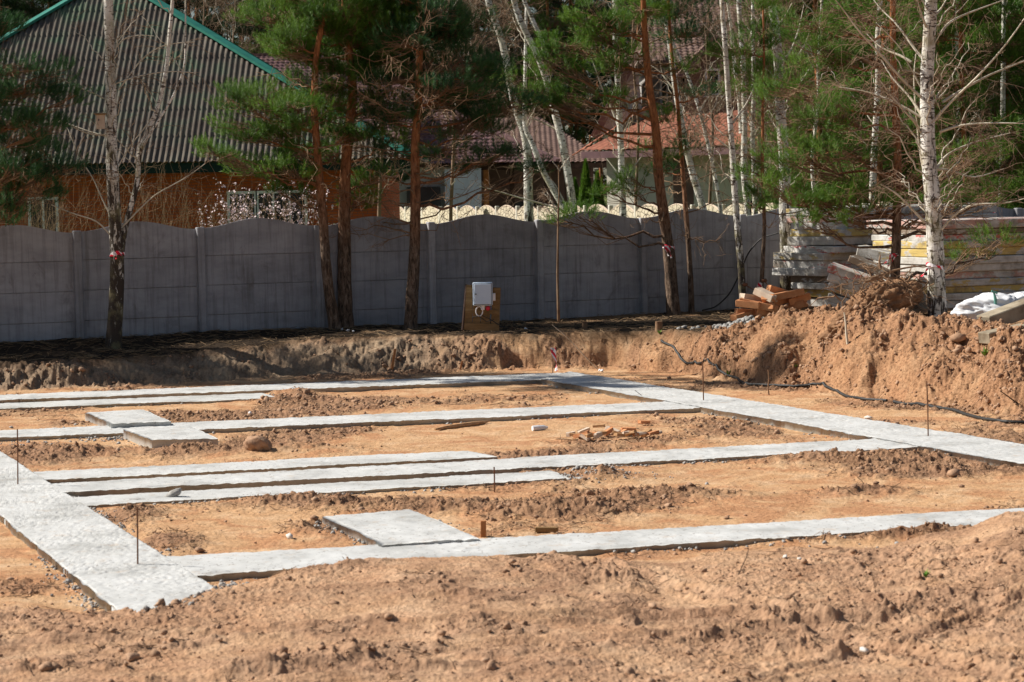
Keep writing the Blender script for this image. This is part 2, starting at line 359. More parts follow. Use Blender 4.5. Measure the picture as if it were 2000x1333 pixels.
M = dict(
    ground=ground_mat(), conc=concrete_new(), birch=bark_birch(), birch_w=bark_birch('birch_bark_white', .56, -.05), birch_d=bark_birch('birch_bark_dark', .84, -.10), pine=bark_pine(), brick=brick_mat(), stone=stone_mat(), fence=fencegrey(), tape=tapemat(),
    s_grey=slab_mat("slab_grey", (0, 0, 0), 0), s_yel=slab_mat("slab_yellow", (.60, .43, .10), .62), s_yel2=slab_mat("slab_yellow_faint", (.55, .40, .12), .35),
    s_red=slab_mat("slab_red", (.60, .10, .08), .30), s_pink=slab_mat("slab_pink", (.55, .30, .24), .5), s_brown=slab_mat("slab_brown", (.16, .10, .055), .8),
    needle=needle_mat("pine_needles", (.065, .145, .018), (.15, .26, .032)), needle_b=needle_mat("pine_needles_blue", (.032, .095, .032), (.080, .175, .050)),
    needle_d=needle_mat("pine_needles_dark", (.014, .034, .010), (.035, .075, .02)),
    twig=simple("birch_twig", [(.17, .11, .07), (.30, .20, .13)], 3, 0), twig_l=simple("pale_twig", [(.40, .33, .22), (.70, .66, .56)], 3, 0),
    twig_d=simple("dark_twig", [(.045, .032, .022), (.09, .065, .045)], 3, 0), twig_y=simple("shrub_twig", [(.20, .13, .07), (.34, .23, .13)], 3, 0),
    cor=simple("grey_green_fibre_cement", [(.085, .062, .052), (.145, .125, .10), (.095, .145, .09)], 1.1, .4, 30, .01, .9),
    green=simple("green_ridge_metal", [(.015, .14, .10), (.035, .22, .16)], 3, 0, rough=.5), darkgreen=simple("dark_green_fascia", [(.006, .022, .018), (.012, .03, .025)], 3, 0),
    mauve=simple("mauve_roof_tile", [(.12, .065, .07), (.20, .115, .115)], 2, .2), brown_t=simple("brown_roof_tile", [(.14, .085, .07), (.23, .15, .12)], 2, .2),
    red_t=simple("red_roof_tile", [(.23, .08, .05), (.34, .135, .08)], 2, .2), white=simple("white_frame", [(.70, .72, .75), (.80, .82, .84)], 5, 0, rough=.5),
    glass=simple("dark_window_glass", [(.012, .016, .02), (.03, .035, .04)], 2, 0, rough=.12, spec=.6), cream=simple("cream_render", [(.55, .52, .42), (.68, .65, .54)], 2, .2),
    greyr=simple("grey_render", [(.30, .29, .27), (.40, .38, .36)], 2, .2), bluew=simple("pale_blue_render", [(.38, .42, .52), (.5, .54, .62)], 2, .2),
    wood=simple("raw_wood", [(.34, .17, .07), (.50, .29, .14), (.62, .42, .25)], 5, .4, 60, .005, .8, (1, 6, 6)), woodo=simple("orange_wood", [(.40, .15, .05), (.55, .25, .10)], 6, .3),
    plank=simple("brown_plank", [(.17, .095, .035), (.30, .19, .085)], 3, .4, 50, .005, .8, (1, 1, 8)), oldw=simple("weathered_beam", [(.17, .13, .085), (.33, .28, .20), (.42, .36, .26)], 4, .5, 30, .01, .9),
    darkw=simple("dark_wood_fence", [(.035, .02, .014), (.09, .05, .035)], 5, .2), rust=simple("rusty_steel", [(.10, .045, .025), (.22, .10, .05)], 30, .3, 200, .001),
    brickl=simple("orange_block", [(.50, .20, .085), (.64, .32, .15)], 8, .5, 60, .006, .9, rnd=.3), brickp=simple("pale_block", [(.52, .40, .30), (.66, .54, .42)], 8, .5, 60, .006, .9),
    bag=simple("white_sacking", [(.66, .67, .68), (.80, .81, .82)], 10, .5, 90, .004, .6), box=simple("white_enamel_sky_tint", [(.52, .64, .78), (.58, .69, .82)], 3, 0, rough=.35, spec=.5),  # cabinet enamel: blue skylight of its shaded spot is mixed into the colour
    black=simple("black_rubber", [(.014, .014, .014), (.04, .038, .035)], 10, .2, rough=.6), bloss=simple("blossom", [(.70, .52, .54), (.84, .74, .74)], 8, 0),
    clod=simple("soil_clod", [(.24, .135, .08), (.40, .245, .15), (.52, .34, .22)], 5, .7, 45, .01, .95, rnd=.2), dclod=simple("grey_gravel", [(.20, .19, .17), (.36, .345, .32), (.50, .485, .45)], 12, .6, 60, .01),
    root=simple("root_soil", [(.16, .085, .045), (.34, .19, .10)], 9, .8, 40, .02, .95), rootw=simple("root_wood", [(.16, .09, .05), (.34, .22, .13)], 6, .4),
    plas=simple("pale_litter", [(.72, .72, .74), (.8, .78, .78)], 5, .2, rough=.4), redp=simple("red_plastic", [(.6, .02, .05), (.7, .05, .08)], 5, 0, rough=.4),
    teal=simple("teal_strap", [(.10, .28, .24), (.16, .36, .30)], 5, 0), carp=simple("silver_blue_paint", [(.28, .34, .45), (.34, .40, .50)], 2, 0, rough=.2, spec=.6),
    sprout=simple("young_leaf", [(.10, .24, .03), (.2, .36, .06)], 8, 0), stonew=simple("white_stone", [(.60, .55, .48), (.76, .72, .66)], 12, .5),
    ylw=simple("yellow_scaffold", [(.6, .33, .03), (.7, .42, .05)], 5, .2))

# ================================================================ GROUND
FP0 = np.array([-6.945, 38.8]); FD = np.array([.904, .428]); FN = np.array([.428, -.904])   # fence line and its front normal
def fence_Z(u):                       # depth of the fence line at a bearing
    k = (u - 1000) / F
    t = (FP0[0] - k * FP0[1]) / (k * FD[1] - FD[0]); return FP0[1] + FD[1] * t
KU = [-900, -200, 0, 150, 300, 430, 600, 750, 900, 1060, 1180, 1300, 1420, 1550, 1700, 1850, 2000, 2300, 3000]
CR = {-900: (15.5, .05, 16.5), -200: (16.2, 0, 17), 0: (15.6, .0, 16.6), 150: (15.3, .05, 15.85), 300: (15.4, .085, 15.95), 430: (15.75, .125, 16.6), 600: (16.3, .17, 17.1), 750: (16.6, .17, 17.4),
      900: (16.7, .16, 17.5), 1060: (16.8, .13, 17.6), 1180: (16.8, .08, 17.7), 1300: (16.9, .03, 17.9), 1420: (17.3, .04, 18.3), 1550: (17.4, .04, 18.4), 1700: (17.4, .04, 18.3), 1850: (17.6, .14, 18.5), 2000: (17.8, .27, 18.8), 2300: (18, .45, 19.3), 3000: (18, .3, 19.5)}
BK = {-900: ((33.6, -.1), (34.2, .2), (34.6, .38), (34.9, .42)), -200: ((35.2, -.1), (35.8, .2), (36.3, .36), (36.6, .4)),
      0: ((35.4, -.1), (35.7, .10), (36.1, .28), (36.7, .33)), 150: ((35.7, -.1), (36.0, .12), (36.4, .29), (37.0, .34)), 300: ((36.2, -.1), (36.6, .12), (37.0, .30), (37.7, .35)),
      430: ((36.6, -.1), (37.1, .16), (37.7, .35), (38.3, .40)), 600: ((37.2, -.1), (37.8, .16), (38.6, .40), (39.3, .44)), 750: ((37.6, -.1), (38.2, .2), (38.9, .44), (39.6, .47)),
      900: ((37.7, -.1), (38.1, .2), (38.7, .44), (39.4, .47)), 1060: ((37.9, -.1), (38.1, .22), (38.4, .45), (39.2, .48)), 1180: ((37.8, -.08), (37.95, .25), (38.1, .47), (39.0, .48)),
      1300: ((37.0, -.08), (37.3, .25), (37.6, .5), (38.6, .5)), 1420: ((35.2, -.1), (35.6, .26), (36.3, .54), (38.0, .50)), 1550: ((32.7, -.1), (33.8, .40), (35.6, .82), (37.6, .54)),
      1700: ((31.2, -.1), (32.0, .45), (33.3, 1.02), (35.8, .6)), 1850: ((29.7, -.1), (30.7, .42), (32.0, .86), (35.0, .66)), 2000: ((28.2, -.1), (29.2, .40), (30.6, .82), (34.0, .6)),
      2300: ((25.5, -.1), (27.2, .5), (29.5, .9), (33, .6)), 3000: ((22, -.1), (24.5, .6), (28, 1.0), (32, .6))}
KZ = []; KH = []
for u in KU:
    c = CR[u]; b = BK[u]; fz = float(np.clip(fence_Z(u), 37, 50)); t2 = b[3]
    kn = [(-60, .1), (10.5, .03), (13.2, .05 + c[1] * .25), (c[0], c[1]), (c[2], -.07)] + [(b[0][0], -.07)] + list(b[1:]) + [(max(fz - .3, t2[0] + .3), .49), (max(fz, t2[0] + .3) + 3, .47), (4000, .47)]
    KZ.append([k[0] for k in kn]); KH.append([k[1] for k in kn])
KZ = np.array(KZ, float); KH = np.array(KH, float); KUa = np.array(KU, float)
# local heaps, hollows and spoil ridges: photo x, y, half width m (across), half depth m, height m
BUMPS = [(940, 992, 1.6, .40, .06), (640, 985, 1.2, .30, .06), (1130, 932, .55, .35, .12), (1075, 985, .35, .3, -.12), (1110, 1000, .6, .3, .07), (640, 1035, .4, .55, .10), (560, 975, .5, .3, .06),
         (560, 775, .5, .7, .12), (430, 880, 1.5, .5, .07), (1650, 895, 1.3, .5, .06), (1840, 920, 1.0, .4, .05), (1300, 970, .8, .35, .07), (250, 1010, .35, .5, .07), (330, 1060, .3, .5, .05),
         (1480, 1052, 1.6, .15, .07), (1700, 1048, .9, .18, .09), (90, 880, .8, .5, .04), (1080, 1000, .3, .2, .05), (1165, 1160, .35, .22, .07), (350, 1165, .3, .3, .03),
         (1690, 960, .5, .3, .05), (700, 900, 3, .5, -.02), (140, 770, 2, .6, .02)]
NEAR = [(1200, 1135, .30, .10, .05), (1240, 1150, .25, .08, .04), (1380, 1240, .18, .10, .05), (1470, 1262, .22, .10, .06), (1560, 1265, .20, .10, .06), (1630, 1272, .15, .08, .04), (660, 1285, .30, .14, .05), (500, 1312, .25, .10, .05), (920, 1240, .16, .12, .03),
        (1600, 1205, .35, .07, .04), (1740, 1200, .30, .07, .05), (1850, 1205, .25, .08, .04), (1390, 1215, .3, .05, .035), (350, 1195, .3, .06, .03), (300, 1215, .25, .05, .03), (820, 1305, .3, .06, .03), (1160, 1270, .18, .08, .03), (60, 1300, .3, .1, .04), (1030, 1140, .3, .08, .025), (1900, 1120, .4, .1, .03), (870, 1180, .35, .06, .02), (1950, 1250, .3, .05, .02)]
BW = [(PZ(a, b, -.05)[:2], c, d, e) for a, b, c, d, e in BUMPS] + [(PZ(a, b, .08)[:2], c, d, e * .9) for a, b, c, d, e in NEAR]
STRIPS = []          # footprints filled in below, used to keep soil below the casts
def quad(*pp, z=0.): return [PZ(x, y, z) for x, y in pp]
def extend(a, b, d):  # move b further along a->b by d metres
    v = b - a; return b + v / np.linalg.norm(v) * d
def line_pts(p, q, e0=0., e1=0.):
    a, b = PZ(*p), PZ(*q); return extend(b, a, e0), extend(a, b, e1)
U_back = line_pts((0, 770.5), (1110, 726), 4); L_back = line_pts((0, 779.5), (1060, 740), 4)
q_back = [L_back[0], U_back[0], U_back[1], L_back[1]]
Ur = line_pts((1112, 725), (2000, 867), 0, 5); Lr = line_pts((1057, 740), (2000, 905), 0, 5)
q_right = [Lr[0], Ur[0], Ur[1], Lr[1]]
a, b = line_pts((0, 783), (514, 763), 4), line_pts((0, 792), (546, 772), 4); q_back2 = [b[0], a[0], a[1], b[1]]
a, b = line_pts((0, 838.5), (1400, 777.5), 4, .0), line_pts((0, 852), (1405, 792.5), 4, .0); q_mid = [b[0], a[0], a[1], b[1]]
a, b = line_pts((88, 941.5), (1740, 851.5), 1.0), line_pts((133, 956), (1815, 868), 1.0); q_main = [b[0], a[0], a[1], b[1]]
a, b = line_pts((60, 917), (917, 875), .6), line_pts((75, 932), (970, 886.5), .6); q_up = [b[0], a[0], a[1], b[1]]
a, b = line_pts((120, 966), (1080, 913.5), .3), line_pts((150, 981), (1112, 927), .3); q_low = [b[0], a[0], a[1], b[1]]
a, b = line_pts((0, 879), (430, 1152), 4, .35), line_pts((0, 1005), (227, 1190), 3.5, .7); q_left = [b[0], a[0], a[1], b[1]]
a, b = line_pts((300, 1083), (1986, 987), 0, 6), line_pts((345, 1119), (1846, 1022), 0, 6.5); q_front = [b[0], a[0], a[1], b[1]]
p_front = quad((747, 1060), (628, 1005), (806, 992), (938, 1048), z=.015)
p_a = quad((217, 829), (168, 808), (280, 802), (334, 824), z=.03)
p_b = quad((296, 861), (241, 840.5), (374, 835), (425, 857.5), z=.03)
TRI = quad((170, 975), (150, 927), (905, 880), (1060, 925))
FOOT = [q_back, q_right, q_back2, q_mid, q_main, q_up, q_low, q_left, q_front, p_front, p_a, p_b]
def inside(x, y, q, m=0.):
    P = np.array([p[:2] for p in q]); c = P.mean(0); d = np.full(np.shape(x), 1e9)
    for i in range(4):
        a, b = P[i], P[(i + 1) % 4]; e = b - a; n = np.array([e[1], -e[0]]); n /= np.linalg.norm(n)
        if (c - a) @ n < 0: n = -n
        d = np.minimum(d, (x - a[0]) * n[0] + (y - a[1]) * n[1])
    return d                            # > 0 inside, metres from the edge

def height(x, y, full=False):
    x = np.asarray(x, float); y = np.asarray(y, float)
    u = np.clip(1000 + F * x / np.maximum(y, 11.), -900, 3000)
    i = np.clip(np.searchsorted(KUa, u) - 1, 0, len(KU) - 2); t = (u - KUa[i]) / (KUa[i + 1] - KUa[i]); t = t * t * (3 - 2 * t)
    Zk = KZ[i] * (1 - t)[..., None] + KZ[i + 1] * t[..., None]; Hk = KH[i] * (1 - t)[..., None] + KH[i + 1] * t[..., None]
    # wobble the bank line
    yy = y + (fbm(x * 1.1, y * 1.1, 3, 3) - .5) * .55 * sst(30, 33, y) * (1 - sst(38.3, 39.3, y)) + (fbm(x * 1.4, y * 1.4, 5, 3) - .5) * .5 * sst(14.5, 15.5, y) * (1 - sst(16.5, 17, y))
    z = np.zeros_like(x)
    for k in range(Zk.shape[-1] - 1):
        a, b = Zk[..., k], Zk[..., k + 1]; s = np.clip((yy - a) / (b - a + 1e-6), 0, 1); s2 = s * s * (3 - 2 * s)
        z = np.where((yy >= a) & (yy < b), Hk[..., k] + (Hk[..., k + 1] - Hk[..., k]) * (.5 * s + .5 * s2), z)
    Zc, Ze, Zb, Zm, Zt, Zt2, Zf = (Zk[..., j] for j in (3, 4, 5, 6, 7, 8, 9))
    site = sst(0, .8, yy - Ze + .4) * (1 - sst(0, .5, yy - Zb + .3))
    bank = sst(-.5, .3, yy - Zb) * (1 - sst(-.3, .5, yy - Zt + .2 - 2.6 * sst(1350, 1550, u)))
    fore = (1 - sst(-.9, -.1, yy - Ze))
    terr = sst(-.35, .15, yy - Zt - 1.5 * sst(1350, 1550, u)) * (1 - sst(.1, .6, y - fence_Zv(u)))
    lawn = sst(.1, .5, y - fence_Zv(u))
    spoil = np.zeros_like(x)
    for (c, a, b, h) in BW:
        g = np.exp(-(((x - c[0]) / a)**2 + ((y - c[1]) / b)**2) * 1.2); z = z + h * g; spoil = spoil + g * min(1, abs(h) / .04)
    # disturbed soil masks
    clm = sst(.50, .72, fbm(x * .55 + 3, y * .42, 21, 4)) * .9
    clm = np.clip(clm * (.85 * site + .48 * fore) + spoil * .9 + bank * (.25 + .9 * sst(.42, .62, fbm(x * 1.3, y * 1.3, 49, 3))), 0, 1.)
    tr = np.zeros_like(x)
    z = z + (fbm(x * .5, y * .5, 31, 3) - .5) * (.05 * site + .07 * fore + .05 * lawn + .05 * terr)
    z = z + (fbm(x * 2.2, y * 2.2, 33, 3) - .5) * (.02 * site + .03 * fore + .05 * terr)
    big = ridged(x * 1.7, y * 1.7 + 4, 41, 4) - .5
    bz = .10 + .05 * sst(1350, 1600, u); z = z + bank * ((big - .05) * bz + (fbm(x * 3.7, y * 3.2, 43, 5, .6) - .52) * .17 + (ridged(x * 6, y * 6, 47, 4) - .5) * .09 + sst(.5, .7, fbm(x * 1.3, y * 1.3, 49, 3)) * ((sst(.4, .7, vn(x * 11, y * 11, 48)) - .3) * .07 + (sst(.4, .75, vn(x * 23, y * 23, 46)) - .3) * .035))
    c1 = vn(x * 9, y * 9, 51) * .6 + vn(x * 17 + 3, y * 17, 52) * .4
    c2 = vn(x * 34, y * 34, 53) * .6 + vn(x * 60, y * 60, 54) * .4
    z = z + clm * ((sst(.45, .8, c1)) * (.045 - .02 * fore) + sst(.5, .85, c2) * .02)
    z = z + (c2 - .5) * (.006 + .006 * fore + .012 * bank) + (vn(x * 110, y * 110, 91) - .5) * .006 * (fore + bank) + (ridged(x * 5, y * 5, 57, 3) - .5) * .012 * (site + fore)
    # torn crusts on the near mound, plus wheel ruts sweeping to the right
    tear = sst(.60, .78, ridged(x * 1.6 + 1, y * 2.3, 61, 3)) * sst(.45, .6, fbm(x * .9, y * .9, 63, 3)) * fore
    z = z + tear * (.018 + .035 * (c1 - .5)); clm = np.clip(clm + tear * .8, 0, 1)
    for (ra, rb, wd, dp) in RUTS:
        d = (x - ra[0]) * rb[1] - (y - ra[1]) * rb[0]
        along = (x - ra[0]) * rb[0] + (y - ra[1]) * rb[1]
        d = d + .10 * np.sin(along * .9) + (fbm(along * 1.1, d * 0 + 2, 67, 2) - .5) * .2
        g = np.exp(-(d / wd)**2); tread = .5 + .5 * np.sin(along * 2 * pi / .11 + 4 * np.abs(d) / wd)
        z = z + fore * (-dp * g + dp * .9 * np.exp(-((np.abs(d) - wd * 1.5) / (wd * .5))**2) * (.4 + c1) + tread * .012 * g)
        clm = np.clip(clm + .4 * g * fore, 0, 1)
    # keep soil under the casts and in a small trench beside some of them
    foot = np.full(np.shape(x), -9.)
    for q in FOOT: foot = np.maximum(foot, inside(x, y, q))
    sel = foot > -.35
    cap = np.where(foot > .02, -.05, 9.)
    edge = (fbm(x * 2.5, y * 2.5, 71, 4, .6) - .45) * .19
    z = np.where((foot > -.30) & (y > 16) , np.minimum(z, -.055 + edge * sst(0, .10, -foot) + .5 * np.maximum(0, -foot - .12) ** 1.), z)
    tri = inside(x, y, TRI); z = np.where((tri > 0) & (foot < .02), np.minimum(z, -.20 + .06 * c1), z)
    z = np.minimum(z, cap)
    if not full: return z
    grey = bank * (1 - sst(760, 1000, u)) * .85
    humus = np.clip(terr * 1.05 + 0 * z, 0, 1) * (1 - sst(1480, 1620, u) * .5)
    humus = np.clip(humus - .6 * sst(.62, .75, fbm(x * 1.2, y * 1.2, 81, 3)) * sst(520, 750, u) * .8, 0, 1)
    hm2 = sst(-.25, .0, yy - Zt) * (1 - sst(1350, 1500, u)) * .6
    humus = np.clip(np.maximum(humus, hm2 * sst(.45, .6, fbm(x * 3, y * 3, 83, 3))), 0, 1)
    dig = bank * sst(900, 1300, u)
    return z, dict(dig=dig, clod=clm, bank=grey, humus=humus, grass=lawn, fore=fore)
def fence_Zv(u):
    k = (u - 1000) / F; t = (FP0[0] - k * FP0[1]) / (k * FD[1] - FD[0]); return np.clip(FP0[1] + FD[1] * t, 36, 50)
def _rut(p, q, w_, d_):
    a, b = PZ(*p, .05)[:2], PZ(*q, .05)[:2]; v = (b - a) / np.linalg.norm(b - a); return (a, v, w_, d_)
RUTS = [_rut((1560, 1318), (2000, 1215), .06, .02), _rut((900, 1290), (1500, 1240), .10, .022), _rut((1250, 1215), (1900, 1190), .10, .028), _rut((1100, 1100), (1330, 1160), .10, .03)]
def gz(x, y): return float(height(np.array([x]), np.array([y]))[0])
def T(px, py, zmin=9., zmax=60.):      # where the sight line through a photo pixel meets the ground
    d = ray(px, py); Y = np.arange(zmin, zmax, .03); t = Y / d[1]
    X = d[0] * t; Z = CAMZ + d[2] * t; h = height(X, Y); k = np.nonzero(Z < h)[0]
    k = k[0] if len(k) else len(Y) - 1
    return np.array([X[k], Y[k], h[k]])

def build_ground():
    s = np.linspace(-.245, .245, 1150); side = .245 * 1.035 ** np.arange(1, 90); side = side[side < 4.5]
    tx = np.concatenate([-side[::-1], s, side])
    Yn = 11.4 * np.exp(np.linspace(0, math.log(45 / 11.4), 1150))
    Ynear = np.linspace(-30, 11.3, 60); Yfar = 45 * 1.035 ** np.arange(1, 130)
    ys = np.concatenate([Ynear, Yn, Yfar])
    X = tx[None, :] * np.maximum(ys, 11.4)[:, None]; Y = np.broadcast_to(ys[:, None], X.shape)
    z, at = height(X.ravel(), Y.ravel(), True)
    n, m = X.shape
    V = np.stack([X.ravel(), Y.ravel(), z], 1)
    i = np.arange(n - 1)[:, None] * m + np.arange(m - 1)[None, :]
    Fc = np.stack([i, i + 1, i + m + 1, i + m], -1).reshape(-1, 4)
    o = obj("ground", V, Fc, M['ground'], smooth=True, org=np.zeros(3))
    for k, v in at.items():
        a_ = o.data.attributes.new(k, 'FLOAT', 'POINT'); a_.data.foreach_set('value', v.astype(np.float32))
    o['kind'] = 'structure'; return o
build_ground()

# ================================================================ FOUNDATION
def cast(name, q, ztop, depth, parent, seed, cell=.028, jit=.010, mat=None):
    q = [np.array([p[0], p[1], 0.]) for p in q]
    lu = max(np.linalg.norm(q[3] - q[0]), np.linalg.norm(q[2] - q[1])); lv = max(np.linalg.norm(q[1] - q[0]), np.linalg.norm(q[2] - q[3]))
    nu = int(np.clip(lu / cell, 6, 760)); nv = int(np.clip(lv / cell, 5, 70))
    a = np.linspace(0, 1, nu + 1)[:, None, None]; b = np.linspace(0, 1, nv + 1)[None, :, None]
    G = (q[0] * (1 - b) + q[1] * b) * (1 - a) + (q[3] * (1 - b) + q[2] * b) * a
    X, Y = G[..., 0].copy(), G[..., 1].copy()
    edge = np.zeros(X.shape); edge[0] = edge[-1] = 1; edge[:, 0] = edge[:, -1] = 1
    jx = (fbm(X * 3, Y * 3, seed, 3, .7) - .5) * 2; jy = (fbm(X * 3 + 9, Y * 3, seed + 4, 3, .7) - .5) * 2
    G[..., 0] += edge * jx * jit * 2; G[..., 1] += edge * jy * jit * 2
    G[..., 2] = ztop + (fbm(X * 1.5, Y * 1.5, seed, 2) - .5) * .012 + (vn(X * 15, Y * 15, seed + 1) - .5) * .006 - .0055 * sst(.52, .8, vn(X * 34, Y * 34, seed + 2)) * sst(.3, .6, vn(X * 2, Y * 2, seed + 3)) + .005 * vn(X * 33, Y * 33, seed + 6) - edge * (.006 + .012 * np.abs(jx))
    Vt = G.reshape(-1, 3); i = np.arange(nu)[:, None] * (nv + 1) + np.arange(nv)[None, :]
    Fc = np.stack([i, i + 1, i + nv + 2, i + nv + 1], -1).reshape(-1, 4)[:, ::-1]
    ring = [j for j in range(nv + 1)] + [k * (nv + 1) + nv for k in range(1, nu + 1)] + [nu * (nv + 1) + j for j in range(nv - 1, -1, -1)] + [k * (nv + 1) for k in range(nu - 1, 0, -1)]
    ring = np.array(ring); rows = [Vt]; prev = ring; n0 = len(Vt); FF = [Fc]
    for r in range(1, 4):
        Rv = Vt[ring].copy(); Rv[:, 2] -= depth * r / 3; Rv[:, 0] += (vn(Rv[:, 0] * 8, Rv[:, 1] * 8 + r, seed + 8) - .5) * .005; rows.append(Rv)
        cur = n0 + np.arange(len(ring)); nx = np.roll(np.arange(len(ring)), -1)
        FF.append(np.stack([prev, cur, cur[nx], prev[nx]], -1)); prev = cur; n0 += len(ring)
    return obj(name, np.vstack(rows), np.vstack(FF), mat or M['conc'], parent)
fd = thing("concrete_foundation", (PZ(1000, 900)[0], PZ(1000, 900)[1], -.3), "freshly poured pale concrete strip foundation laid out on the sandy ground", "foundation")
for k, q in enumerate([q_right, q_left, q_back, q_mid, q_main, q_front, q_up, q_low, q_back2]):
    cast("footing_strip", q, -.004 * k, .4, fd, 100 + k * 7)
for k, (q, z) in enumerate([(p_front, .006), (p_a, .045), (p_b, .045)]):
    cast("footing_pad", q, z, .4, fd, 300 + k * 5, .03, .012)
# strip geometry for rough spill along edges
def ico_templates(n=6, seed=5):
    rng = np.random.default_rng(seed); import bmesh
    out = []
    for k in range(n):
        bm = bmesh.new(); bmesh.ops.create_icosphere(bm, subdivisions=2 if k % 3 == 0 else 1, radius=1)
        V = np.array([v.co[:] for v in bm.verts]); Fc = np.array([[v.index for v in f.verts] for f in bm.faces]); bm.free()
        d = 1 + (vn(V[:, 0] * 1.6 + k * 7, V[:, 1] * 1.6 + V[:, 2] * 2.1, k) - .5) * .9 + (vn(V[:, 0] * 4 + k, V[:, 2] * 4 + V[:, 1] * 3, k + 9) - .5) * .9
        out.append((V * d[:, None] * np.array([1, rng.uniform(.7, 1), rng.uniform(.55, .8)]), Fc))
    return out
ICO = ico_templates()
def scatter(name, P, S, mat, seed=1, parent=None, flat=False):
    rng = np.random.default_rng(seed); Vs = []; Fs = []; n = 0
    for k, (tv, tf) in enumerate(ICO):
        sel = np.arange(len(P)) % len(ICO) == k
        p, s = P[sel], S[sel]; N = len(p)
        if not N: continue
        a = rng.uniform(0, 2 * pi, N); b = rng.uniform(-.5, .5, N); ca, sa, cb, sb = np.cos(a), np.sin(a), np.cos(b), np.sin(b)
        R = np.stack([np.stack([ca, -sa * cb, sa * sb], -1), np.stack([sa, ca * cb, -ca * sb], -1), np.stack([0 * a, sb, cb], -1)], 1)
        V = np.einsum('nij,vj->nvi', R, tv) * s[:, None, None] + p[:, None, :]
        Vs.append(V.reshape(-1, 3)); Fs.append((tf[None] + (np.arange(N) * len(tv))[:, None, None] + n).reshape(-1, 3)); n += N * len(tv)
    return obj(name, np.vstack(Vs), np.vstack(Fs), mat, parent)
def rnd_ground(N, seed, y0=12., y1=40., us=(-250, 2250)):
    rng = np.random.default_rng(seed); y = np.exp(rng.uniform(math.log(y0), math.log(y1), N)); u = rng.uniform(us[0], us[1], N); return (u - 1000) / F * y, y, rng
def clods():
    x, y, rng = rnd_ground(110000, 3)
    z, at = height(x, y, True)
    foot = np.full(len(x), -9.)
    for q in FOOT: foot = np.maximum(foot, inside(x, y, q))
    prob = at['clod'] ** 1.5 * (.6 - .38 * at['fore']) + .010 + .35 * at['dig']
    keep = (rng.uniform(0, 1, len(x)) < prob) & ((foot < 0) | (rng.uniform(0, 1, len(x)) < .0)) & (at['humus'] < .5)
    x, y, z, pr = x[keep], y[keep], z[keep], at['clod'][keep]
    s = .005 + .012 * rng.uniform(0, 1, len(x)) ** 3 + .030 * rng.uniform(0, 1, len(x)) ** 18 + pr * (y > 28) * (.008 + .03 * rng.uniform(0, 1, len(x)) ** 5)
    scatter("soil_clods", np.stack([x, y, z + s * .2], 1), s, M['clod'], 4)['kind'] = 'stuff'
    # grey concrete crumbs along the cast edges
    P = []; S = []
    for q, n, jm in [(q_left, 900, 1), (q_main, 600, 0), (q_low, 500, 0), (q_front, 400, 0), (q_back2, 200, 0), (p_front, 700, 0), (q_mid, 300, 0), (p_b, 150, 0), (q_right, 300, 0)]:
        for e in range(4):
            a, b = q[e], q[(e + 1) % 4]; L = np.linalg.norm(b - a); m = int(n * L / 14) + 3
            t = rng.uniform(0, 1, m); t = t[fbm(t * L * .8, t * 0 + e, 5 + e, 2) > .48]
            c = (q[0] + q[1] + q[2] + q[3]) / 4; nn = np.array([b[1] - a[1], a[0] - b[0], 0]); nn /= np.linalg.norm(nn)
            if (c - a) @ nn > 0: nn = -nn
            p = a + (b - a) * t[:, None] + nn * (rng.exponential(.05, len(t)) + .01)[:, None]; P.append(p); S.append(.006 + .016 * rng.uniform(0, 1, len(t)) ** 3)
    # spill at the loose ends
    for (u, v, r_, n) in [(1130, 930, .22, 260), (330, 975, .16, 150), (860, 912, .12, 90), (230, 855, .15, 120), (440, 1140, .12, 90), (130, 955, .2, 120), (1880, 1060, .3, 60), (160, 838, .3, 60), (20, 868, .3, 120)]:
        c = PZ(u, v, -.05); p = c + rng.normal(0, 1, (n, 3)) * np.array([r_ * 1.6, r_, 0]); P.append(p); S.append(.007 + .018 * rng.uniform(0, 1, n) ** 3)
    P = np.vstack(P); S = np.concatenate(S); zz = height(P[:, 0], P[:, 1])
    foot = np.full(len(P), -9.)
    for q in FOOT: foot = np.maximum(foot, inside(P[:, 0], P[:, 1], q))
    k = foot < .0; P[:, 2] = zz + S * .3
    scatter("gravel", P[k], S[k], M['dclod'], 6)['kind'] = 'stuff'
    # forest litter, sticks and sods on the dark verge
    x, y, rng = rnd_ground(9000, 9, 36.5, 44.5, (-100, 1560)); z, at = height(x, y, True)
    k = (at['humus'] > .4) & (rng.uniform(0, 1, len(x)) < .6); x, y, z = x[k], y[k], z[k]; n = len(x)
    a = rng.uniform(0, 2 * pi, n); L = rng.uniform(.03, .16, n); d = np.stack([np.cos(a) * L, np.sin(a) * L, rng.uniform(0, .25, n) * L], 1)
    c = np.stack([x, y, z + .012], 1); P = np.stack([c - d, c, c + d], 1); R = np.repeat(rng.uniform(.002, .006, n)[:, None], 3, 1)
    V, Fc = tubes(P, R, 3); obj("fallen_twigs", V, Fc, M['twig_y'])['kind'] = 'stuff'
    # fine roots and twigs in the dug soil
    x, y, rng = rnd_ground(9000, 12, 12.5, 38.5); z, at = height(x, y, True)
    k = (at['clod'] > .25) & (at['humus'] < .3) & (rng.uniform(0, 1, len(x)) < 1 - .85 * at['fore']); x, y = x[k], y[k]; n = len(x)
    a = rng.uniform(0, 2 * pi, n); L = rng.uniform(.02, .10, n) * (1 + (y > 29) * 1.2); pts = []
    for j in range(4):
        aa = a + (j - 1.5) * rng.normal(0, .35, n); px = x + np.cos(aa) * L * (j - 1.5) / 1.5; py = y + np.sin(aa) * L * (j - 1.5) / 1.5
        pts.append(np.stack([px, py, height(px, py) + .006 + rng.uniform(0, .03, n) * (j in (0, 3))], 1))
